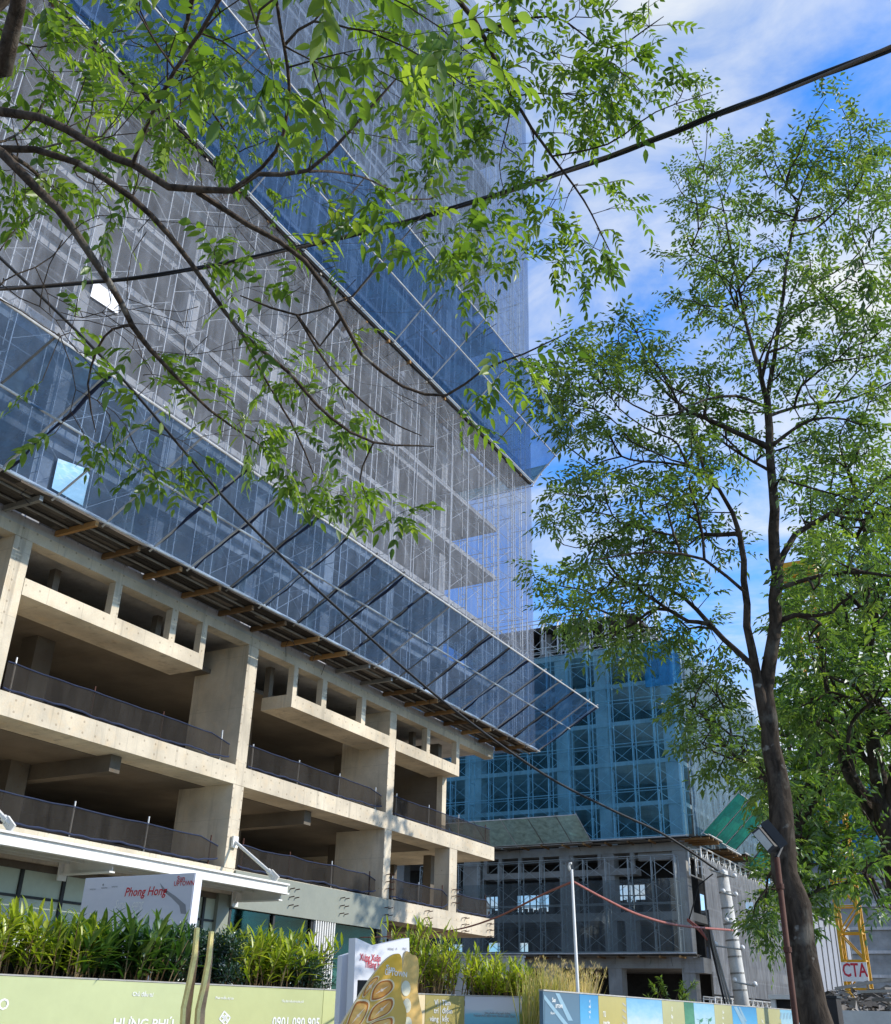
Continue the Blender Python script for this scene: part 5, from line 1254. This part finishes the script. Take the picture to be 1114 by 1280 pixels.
    # compound leaves
    tips = [i for i in range(nl, n) if desc[i] <= leaf_desc and not isbare.get(i)]
    Bs, Ds, Ns, Ls, Ws, Ts = [], [], [], [], [], []; rb_ = MB()
    for i in tips:
        bd = P[i] - P[par[i]]; bd = bd / (np.linalg.norm(bd) + 1e-9)
        k = per if desc[i] <= 2 else max(1, per - 1)
        clt = g.normal() * 0.12
        for _ in range(k):
            v = g.normal(size=3); v[2] *= 0.6; v = v / np.linalg.norm(v)
            d = bd * 0.7 + v * 0.95 + np.array([0, 0, -hang]); d /= np.linalg.norm(d)
            RL = rach * g.uniform(0.65, 1.2); nrm = np.array([0, 0, 1.0]) + g.normal(size=3) * 0.45; nrm -= d * nrm.dot(d); nrm /= np.linalg.norm(nrm) + 1e-9
            vs = g.uniform(0.75, 1.25); sd = np.cross(d, nrm); ct = np.clip(0.42 + clt + g.normal() * 0.16, 0, 1)
            if rachis:
                rb_.tube([P[i], P[i] + d * RL * .5 + np.array([0, 0, -.04 * RL]), P[i] + d * RL + np.array([0, 0, -droop * RL * .6])], [0.0016, 0.0013, 0.0008], 3, 0.6, caps=False)
            for q in range(pairs + 1):
                f = (q + 0.9) / (pairs + 0.9)
                base = P[i] + d * RL * f + np.array([0, 0, -droop * RL * 0.6 * f * f])
                for s in ((-1, 1) if q < pairs else (0,)):
                    if g.uniform() > cull: continue
                    dd = d * 0.62 + sd * s * 0.85 + np.array([0, 0, -droop]) + g.normal(size=3) * 0.16
                    Bs.append(base); Ds.append(dd); Ns.append(nrm + g.normal(size=3) * 0.25)
                    L = g.uniform(*llen) * vs * (1.15 if s == 0 else 1); Ls.append(L); Ws.append(L * wmul * g.uniform(0.8, 1.2)); Ts.append(np.clip(ct + g.normal() * 0.07, 0, 1))
    if cull < 1 or True:
        V, Fc, T = leaflets(np.array(Bs), np.array(Ds), np.array(Ns), np.array(Ls), np.array(Ws), np.array(Ts), rich, droop=droop * 0.5)
        cm = MB(); cm.add_arrays(V, Fc, T)
        if rachis: cm.add_arrays(np.array(rb_.v), rb_.f, rb_.t)
        cm.build('crown', leafmat_, t, smooth=rich)
    print(name, 'nodes', n, 'leaflets', len(Bs))
    return t
def H(x, y, h): return ath(x, y, h)

# --- street tree on the right
D = 10.0
def lim(L): return [(H(x, y, h), r * 0.76 if y > 950 else r * 0.62) for x, y, h, r in L]
base = H(1017, 1275, D); bz = base.copy(); bot = base + (base - H(1000, 1150, D)) * 0.0; bot = np.array([base[0] + 0.16, base[1] + .02, -0.05])
trunk = [(bot, 0.165)] + lim([(1015, 1265, D, .178), (1003, 1180, D, .165), (988, 1090, D, .155), (975, 1000, D, .14), (963, 900, D, .125), (966, 800, D - .05, .105), (970, 720, D - .05, .10), (966, 610, D - .1, .075), (959, 500, D - .1, .062)])
limbs = [trunk,
 lim([(959, 905, D, .11), (944, 840, D - .1, .075), (934, 780, D - .2, .062), (929, 700, D - .3, .05), (915, 640, D - .5, .036), (880, 590, D - .8, .024), (840, 575, D - 1.1, .014)]),
 lim([(940, 830, D - .1, .05), (905, 800, D + .2, .045), (872, 762, D + .5, .038), (832, 735, D + .8, .028), (765, 735, D + 1.1, .02), (700, 762, D + 1.3, .012)]),
 lim([(931, 740, D - .3, .03), (880, 700, D - .7, .024), (820, 690, D - 1.1, .018), (740, 700, D - 1.5, .011)]),
 lim([(971, 715, D, .06), (995, 668, D + .2, .05), (1040, 642, D + .4, .045), (1114, 596, D + .7, .04), (1180, 560, D + .9, .03), (1240, 545, D + 1, .015)]),
 lim([(1035, 643, D + .4, .03), (1075, 640, D + .1, .025), (1130, 645, D - .2, .018)]),
 lim([(969, 738, D, .04), (1010, 724, D - .4, .034), (1060, 715, D - .8, .028), (1125, 722, D - 1.2, .018)]),
 lim([(959, 500, D, .05), (948, 460, D, .04), (932, 400, D + .2, .03), (918, 330, D + .3, .022), (900, 240, D + .4, .012)]),
 lim([(960, 495, D, .045), (972, 420, D - .2, .036), (985, 320, D - .4, .026), (1005, 230, D - .5, .018), (1040, 170, D - .6, .01)]),
 lim([(961, 510, D, .032), (920, 495, D - .5, .026), (880, 500, D - .9, .02), (820, 520, D - 1.3, .015), (740, 470, D - 1.6, .009)]),
 lim([(962, 520, D, .032), (1010, 505, D + .5, .026), (1060, 500, D + .9, .02), (1130, 470, D + 1.2, .012)]),
 lim([(965, 590, D, .03), (930, 570, D + .5, .026), (890, 540, D + 1, .02), (840, 470, D + 1.4, .012)]),
 lim([(973, 410, D - .2, .022), (1030, 370, D - .6, .016), (1080, 330, D - .8, .01)]),
 lim([(980, 1000, D, .04), (955, 970, D + .7, .03), (915, 920, D + 1.2, .02), (860, 880, D + 1.6, .012)]),
 lim([(990, 1090, D, .03), (965, 1090, D + .8, .022), (958, 1110, D + 1.2, .014), (955, 1145, D + 1.4, .008)]),
]
def cl(x, y, rx, ry, h, n, rd=0.9):
    c = H(x, y, h); s = np.linalg.norm(c - EYE) / F; return (c, (rx * s * .9, rd, ry * s), n)
clumps = [cl(890, 250, 52, 95, 10.3, 70), cl(880, 150, 25, 40, 10.4, 10), cl(985, 260, 60, 80, 9.6, 70), cl(1055, 210, 60, 70, 9.4, 62), cl(1095, 300, 50, 80, 9.4, 40), cl(920, 370, 60, 60, 10.2, 52), cl(1040, 380, 75, 65, 9.6, 62),
  cl(870, 340, 40, 50, 10.4, 24), cl(980, 450, 80, 40, 9.8, 44), cl(1085, 460, 50, 50, 10.6, 36), cl(1000, 540, 70, 40, 10.2, 36), cl(1075, 560, 50, 45, 10.5, 34),
  cl(730, 470, 55, 42, 8.7, 52, .6), cl(800, 450, 50, 38, 9.4, 40), cl(855, 490, 50, 40, 9.4, 44), cl(700, 500, 32, 30, 8.4, 24, .5), cl(760, 560, 70, 40, 9.3, 52), cl(850, 580, 60, 45, 9.5, 50), cl(900, 540, 45, 40, 10.3, 36),
  cl(740, 640, 60, 32, 9.2, 36), cl(820, 660, 55, 35, 9.3, 40), cl(880, 650, 45, 40, 9.6, 34), cl(700, 745, 45, 40, 11.2, 38, .7), cl(770, 715, 60, 35, 9.9, 48), cl(840, 760, 60, 36, 10.7, 50), cl(770, 790, 60, 28, 11.0, 42), cl(690, 660, 20, 18, 8.9, 8, .5),
  cl(885, 825, 36, 40, 10.9, 14), cl(875, 885, 50, 26, 11.5, 34), cl(900, 930, 52, 36, 11.2, 46), cl(945, 968, 26, 28, 11.0, 22), cl(958, 985, 22, 30, 10.9, 16), cl(962, 1135, 28, 42, 11.4, 34, .5), cl(985, 1065, 10, 30, 10.8, 6, .4), cl(1000, 620, 40, 40, 10, 18), cl(1090, 640, 45, 40, 10.3, 36), cl(1060, 720, 60, 32, 9.3, 36), cl(1010, 780, 40, 40, 10.4, 18)]
tree('street_tree', 'tall slender street tree with forked dark trunk, floodlight at its side', (base[0], base[1], 0), limbs, clumps, 'leaf', 'bark', None, per=4, llen=(0.05, 0.09), rach=0.26, pairs=4, seed=3, step=0.2, droop=0.3, wmul=0.40)

# --- bushier trees behind it
def back_tree(label, px, dist, topy, blobs, seed, forks, leafs=(0.09, 0.15), per=3, mat='leafback', r0=.2):
    b0 = H(px, 1262, dist); b0[2] = -0.05
    tr = [(b0, r0 * 1.15)] + [(H(x, y, dist + dz), r) for x, y, dz, r in forks[0]]
    L = [tr] + [[(H(x, y, dist + dz), r) for x, y, dz, r in f] for f in forks[1:]]
    C = []
    for (x, y, rx, ry, dz, n) in blobs: C.append(cl(x, y, rx, ry, dist + dz, n, 1.6))
    return tree('street_tree', label, (b0[0], b0[1], 0), L, C, mat, 'bark', 'bushy trees behind the slender street tree', per=per, llen=leafs, rach=0.34, pairs=4, seed=seed, step=0.35, twig_r=0.006, droop=0.3, wmul=0.40)
back_tree('dense green tree with several dark trunks at the right picture edge', 1150, 12.5, 560,
  [(1075, 640, 55, 60, 0, 55), (1040, 720, 45, 40, .5, 45), (1090, 760, 60, 50, 0, 60), (1020, 800, 45, 40, 0, 45), (1070, 850, 55, 45, -.3, 60), (1110, 900, 50, 50, 0, 50), (1030, 900, 45, 40, .6, 55), (1075, 970, 45, 40, .4, 46), (1150, 720, 50, 90, 0, 50), (1160, 900, 50, 80, 0, 40), (1100, 1050, 30, 30, 0, 16), (1105, 1135, 12, 40, -.4, 14), (1095, 1090, 20, 16, -.3, 8)], 21,
  [[(1148, 1250, 0, .17), (1136, 1150, 0, .155), (1112, 1050, 0, .13), (1094, 960, 0, .09), (1085, 860, 0, .06), (1085, 760, 0, .04), (1080, 660, 0, .025)],
   [(1106, 1040, 0, .08), (1062, 970, .3, .06), (1040, 900, .6, .04), (1025, 800, .6, .02)], [(1110, 1040, 0, .08), (1126, 920, -.2, .06), (1150, 800, -.2, .04), (1150, 700, 0, .025)], [(1112, 1060, 0, .04), (1080, 1090, -.3, .022), (1105, 1135, -.4, .013)]], (0.075, 0.125))
back_tree('darker dense tree directly behind the slender trunk, hiding the crane mast', 1012, 30.0, 700,
  [(1000, 870, 40, 60, 0, 60), (980, 960, 40, 45, 0, 60), (1020, 1000, 50, 50, 0, 80), (1050, 1065, 42, 36, 0, 60), (1000, 1080, 45, 45, 0, 70), (985, 1010, 16, 30, 0, 20), (1005, 1130, 26, 28, 0, 30), (1035, 930, 50, 50, 1, 60), (1090, 1010, 45, 50, 1, 50), (995, 1040, 50, 40, 1.5, 60), (1055, 1098, 30, 18, .5, 30), (1080, 900, 60, 50, 2, 60), (1000, 780, 36, 50, 2, 44), (1060, 800, 50, 50, 2, 50)], 22,
  [[(1010, 1240, 0, .2), (1003, 1180, 0, .18), (992, 1100, 0, .16), (1000, 1010, 0, .12), (1025, 930, 0, .08), (1010, 850, 0, .05)], [(994, 1080, 0, .1), (990, 1050, -.5, .08), (975, 1000, -.5, .05)], [(1000, 1030, 0, .1), (1060, 930, .8, .08), (1065, 820, 1, .05)]], (0.15, 0.25))
back_tree('pale green loose tree farthest back, filling the gaps behind the slender trunk', 1008, 44.0, 700,
  [(985, 900, 40, 60, 0, 60), (1040, 960, 50, 60, 0, 70), (1100, 960, 50, 80, 0, 70), (1040, 870, 50, 50, 0, 50), (975, 1040, 14, 40, 0, 16), (1070, 760, 50, 60, 0, 50), (1000, 740, 30, 40, 0, 26), (985, 1010, 40, 30, 0, 44)], 23,
  [[(1008, 1240, 0, .24), (1000, 1150, 0, .22), (992, 1070, 0, .2), (1025, 980, 0, .16), (1040, 880, 0, .1), (1060, 780, 0, .06)], [(1014, 1030, 0, .14), (990, 950, 0, .1), (980, 880, 0, .06)]], (0.2, 0.33))

# --- tree on the left whose branches hang over the camera
def A(L): return [(at(x, y, d), r * 0.72) for x, y, d, r in L]
b0 = np.array([-4.55, 1.9, -0.05]); fork = at(-150, 120, 5.0)
limbs = [[(b0, .24), (np.array([-4.5, 2.0, 1.6]), .2), (np.array([-4.35, 2.15, 3.2]), .18), (fork, .12)] + A([(-60, 60, 4.7, .075), (5, 90, 4.5, .05), (12, 40, 4.5, .042), (40, -60, 4.4, .03)]),
 A([(-150, 120, 5.0, .06), (-60, 140, 4.6, .034), (0, 140, 4.4, .026), (50, 146, 4.3, .022), (110, 178, 4.2, .021), (165, 206, 4.1, .020), (212, 232, 4.0, .019), (290, 237, 3.95, .017), (322, 218, 3.95, .014), (386, 213, 4.0, .011), (436, 165, 4.0, .008), (500, 92, 4.1, .005)]),
 A([(-150, 130, 5.0, .05), (-60, 175, 4.7, .030), (0, 183, 4.5, .021), (45, 187, 4.4, .019), (100, 203, 4.35, .018), (165, 246, 4.3, .017), (215, 296, 4.3, .015), (262, 362, 4.3, .013), (302, 416, 4.35, .012), (362, 467, 4.4, .011), (412, 522, 4.5, .0095), (467, 553, 4.6, .008), (543, 558, 4.7, .005)]),
 A([(-150, 135, 5.0, .05), (-60, 160, 4.6, .034), (0, 192, 4.3, .026), (70, 261, 4.2, .023), (120, 326, 4.2, .020), (165, 406, 4.3, .016), (211, 462, 4.4, .012), (262, 512, 4.5, .008), (330, 560, 4.7, .005)]),
 A([(245, 240, 4.0, .015), (311, 281, 4.0, .014), (382, 327, 4.0, .013), (427, 397, 4.05, .011), (452, 442, 4.1, .010), (503, 483, 4.15, .0085), (558, 494, 4.2, .008), (604, 462, 4.25, .0065), (655, 442, 4.3, .0055), (710, 416, 4.35, .003)]),
 A([(427, 397, 4.05, .009), (400, 432, 4.1, .008), (372, 394, 4.1, .007), (340, 385, 4.1, .007), (300, 370, 4.2, .006)]),
 A([(372, 394, 4.05, .008), (412, 460, 4.3, .007), (472, 517, 4.4, .006), (527, 545, 4.4, .004)]),
 A([(400, 388, 4.1, .007), (440, 370, 4.1, .006), (476, 325, 4.15, .004)]),
 A([(290, 237, 3.95, .011), (345, 190, 3.7, .009), (362, 110, 3.5, .008), (350, 30, 3.2, .007), (340, -50, 2.9, .005)]),
 A([(386, 213, 4.0, .008), (450, 220, 4.4, .007), (520, 250, 5.0, .006), (560, 240, 5.3, .004)]),
 A([(165, 206, 4.1, .010), (200, 120, 3.6, .009), (250, 40, 3.2, .008), (300, -40, 2.9, .006)]),
 A([(-60, 60, 4.7, .05), (60, -60, 4.8, .04), (200, -120, 5.0, .035), (380, -130, 5.4, .03), (520, -60, 5.8, .025), (600, 40, 6.1, .018), (640, 120, 6.2, .014), (690, 195, 6.2, .011), (730, 250, 6.3, .008), (765, 320, 6.4, .005)]),
 A([(600, 40, 6.1, .014), (690, 20, 6.3, .010), (760, 60, 6.4, .007), (830, 20, 6.5, .005)]),
 A([(690, 195, 6.2, .008), (760, 180, 6.2, .007), (820, 140, 6.2, .005), (890, 115, 6.2, .003)]),
 A([(200, -120, 5.0, .03), (240, -20, 6.2, .022), (230, 60, 7.0, .016), (260, 130, 7.4, .012), (300, 190, 7.6, .008)]),
 A([(0, 183, 4.5, .014), (60, 230, 5.0, .011), (30, 240, 5.2, .008)]),
 A([(165, 406, 4.3, .010), (130, 420, 4.6, .008), (110, 480, 4.8, .006), (120, 540, 4.9, .004)]),
 A([(302, 416, 4.35, .008), (330, 470, 4.8, .008), (370, 540, 5.2, .007), (395, 600, 5.4, .004)]),
 A([(467, 553, 4.6, .006), (450, 600, 4.8, .005), (470, 640, 4.9, .003)]),
]
def cs(x, y, rx, ry, d, n, rd=0.35):
    c = at(x, y, d); s = d / F; return (c, (rx * s, rd, ry * s), n)
clumps = [cs(530, 30, 60, 20, 2.5, 3, .2), cs(430, 5, 60, 15, 2.6, 2, .2), cs(290, 10, 50, 20, 2.6, 2, .2), cs(570, 80, 20, 15, 2.9, 2, .2), cs(250, 120, 95, 80, 7.2, 95, .5), cs(330, 180, 45, 55, 7.4, 34, .5), cs(170, 60, 70, 60, 7.0, 36, .6), cs(80, 110, 60, 70, 5.2, 26), cs(60, 40, 70, 40, 4.8, 20), cs(330, 40, 60, 50, 3.2, 20), cs(440, 30, 60, 40, 3.3, 18), cs(200, 20, 60, 40, 3.4, 14),
  cs(60, 230, 60, 45, 4.9, 14), cs(120, 250, 50, 40, 4.6, 10), cs(300, 330, 40, 40, 4.1, 6), cs(270, 380, 26, 30, 4.1, 5), cs(30, 215, 34, 40, 5.2, 12),
  cs(390, 500, 48, 45, 5.1, 30, .4), cs(395, 590, 40, 45, 5.4, 34, .4), cs(330, 560, 36, 34, 5.0, 16), cs(470, 640, 55, 16, 4.9, 15, .3), cs(120, 520, 42, 50, 4.9, 16), cs(200, 560, 50, 45, 4.8, 16), cs(220, 480, 60, 40, 4.6, 12), cs(290, 520, 40, 60, 4.7, 12), cs(80, 410, 30, 30, 4.9, 6),
  cs(520, 270, 60, 50, 5.2, 26), cs(450, 230, 50, 50, 4.5, 14), cs(590, 270, 35, 40, 4.6, 12), cs(560, 300, 40, 40, 4.8, 14), cs(430, 360, 60, 30, 4.4, 8), cs(560, 480, 35, 25, 4.3, 6), cs(640, 470, 40, 30, 4.4, 6),
  cs(480, 100, 60, 70, 4.6, 18), cs(540, 60, 55, 50, 5.2, 22), cs(600, 120, 55, 60, 6.0, 34), cs(660, 50, 55, 50, 6.2, 42), cs(710, 120, 60, 55, 6.3, 46), cs(650, 200, 50, 45, 6.2, 30), cs(760, 60, 36, 50, 6.4, 30), cs(805, 12, 22, 22, 6.5, 9), cs(770, 110, 45, 25, 6.3, 20), cs(855, 122, 32, 16, 6.2, 13, .3), cs(720, 330, 50, 26, 6.3, 22, .3), cs(670, 290, 40, 36, 6.2, 20), cs(780, 260, 25, 30, 6.4, 8, .3), cs(610, 330, 40, 30, 6.0, 10), cs(560, 190, 50, 40, 5.6, 16),
  cs(160, 160, 60, 30, 4.6, 10), cs(350, 330, 40, 30, 4.3, 6)]
tree('overhanging_tree', 'tree at the left whose long fresh-leaved branches hang across the top', (b0[0], b0[1], 0), limbs, clumps, 'leafnear', 'bark2', None, per=2, llen=(0.030, 0.062), rach=0.17, pairs=4, rich=True, seed=8, step=0.09, twig_r=0.0016, tipgrow=0.38, twig_cap=0.006, jit=0.005, droop=0.35, hang=0.18, rachis=True, wmul=0.44, leaf_desc=4,
  bare=[cs(100, 330, 110, 110, 4.4, 40, .4), cs(200, 400, 120, 110, 4.3, 46, .4), cs(330, 420, 120, 120, 4.2, 50, .35), cs(450, 480, 120, 120, 4.3, 46, .35), cs(420, 260, 110, 110, 4.1, 40, .4), cs(180, 200, 150, 80, 4.3, 36, .4), cs(500, 160, 90, 110, 4.4, 34, .5), cs(700, 250, 90, 110, 6.2, 26, .5), cs(560, 420, 110, 60, 4.3, 20, .3)])
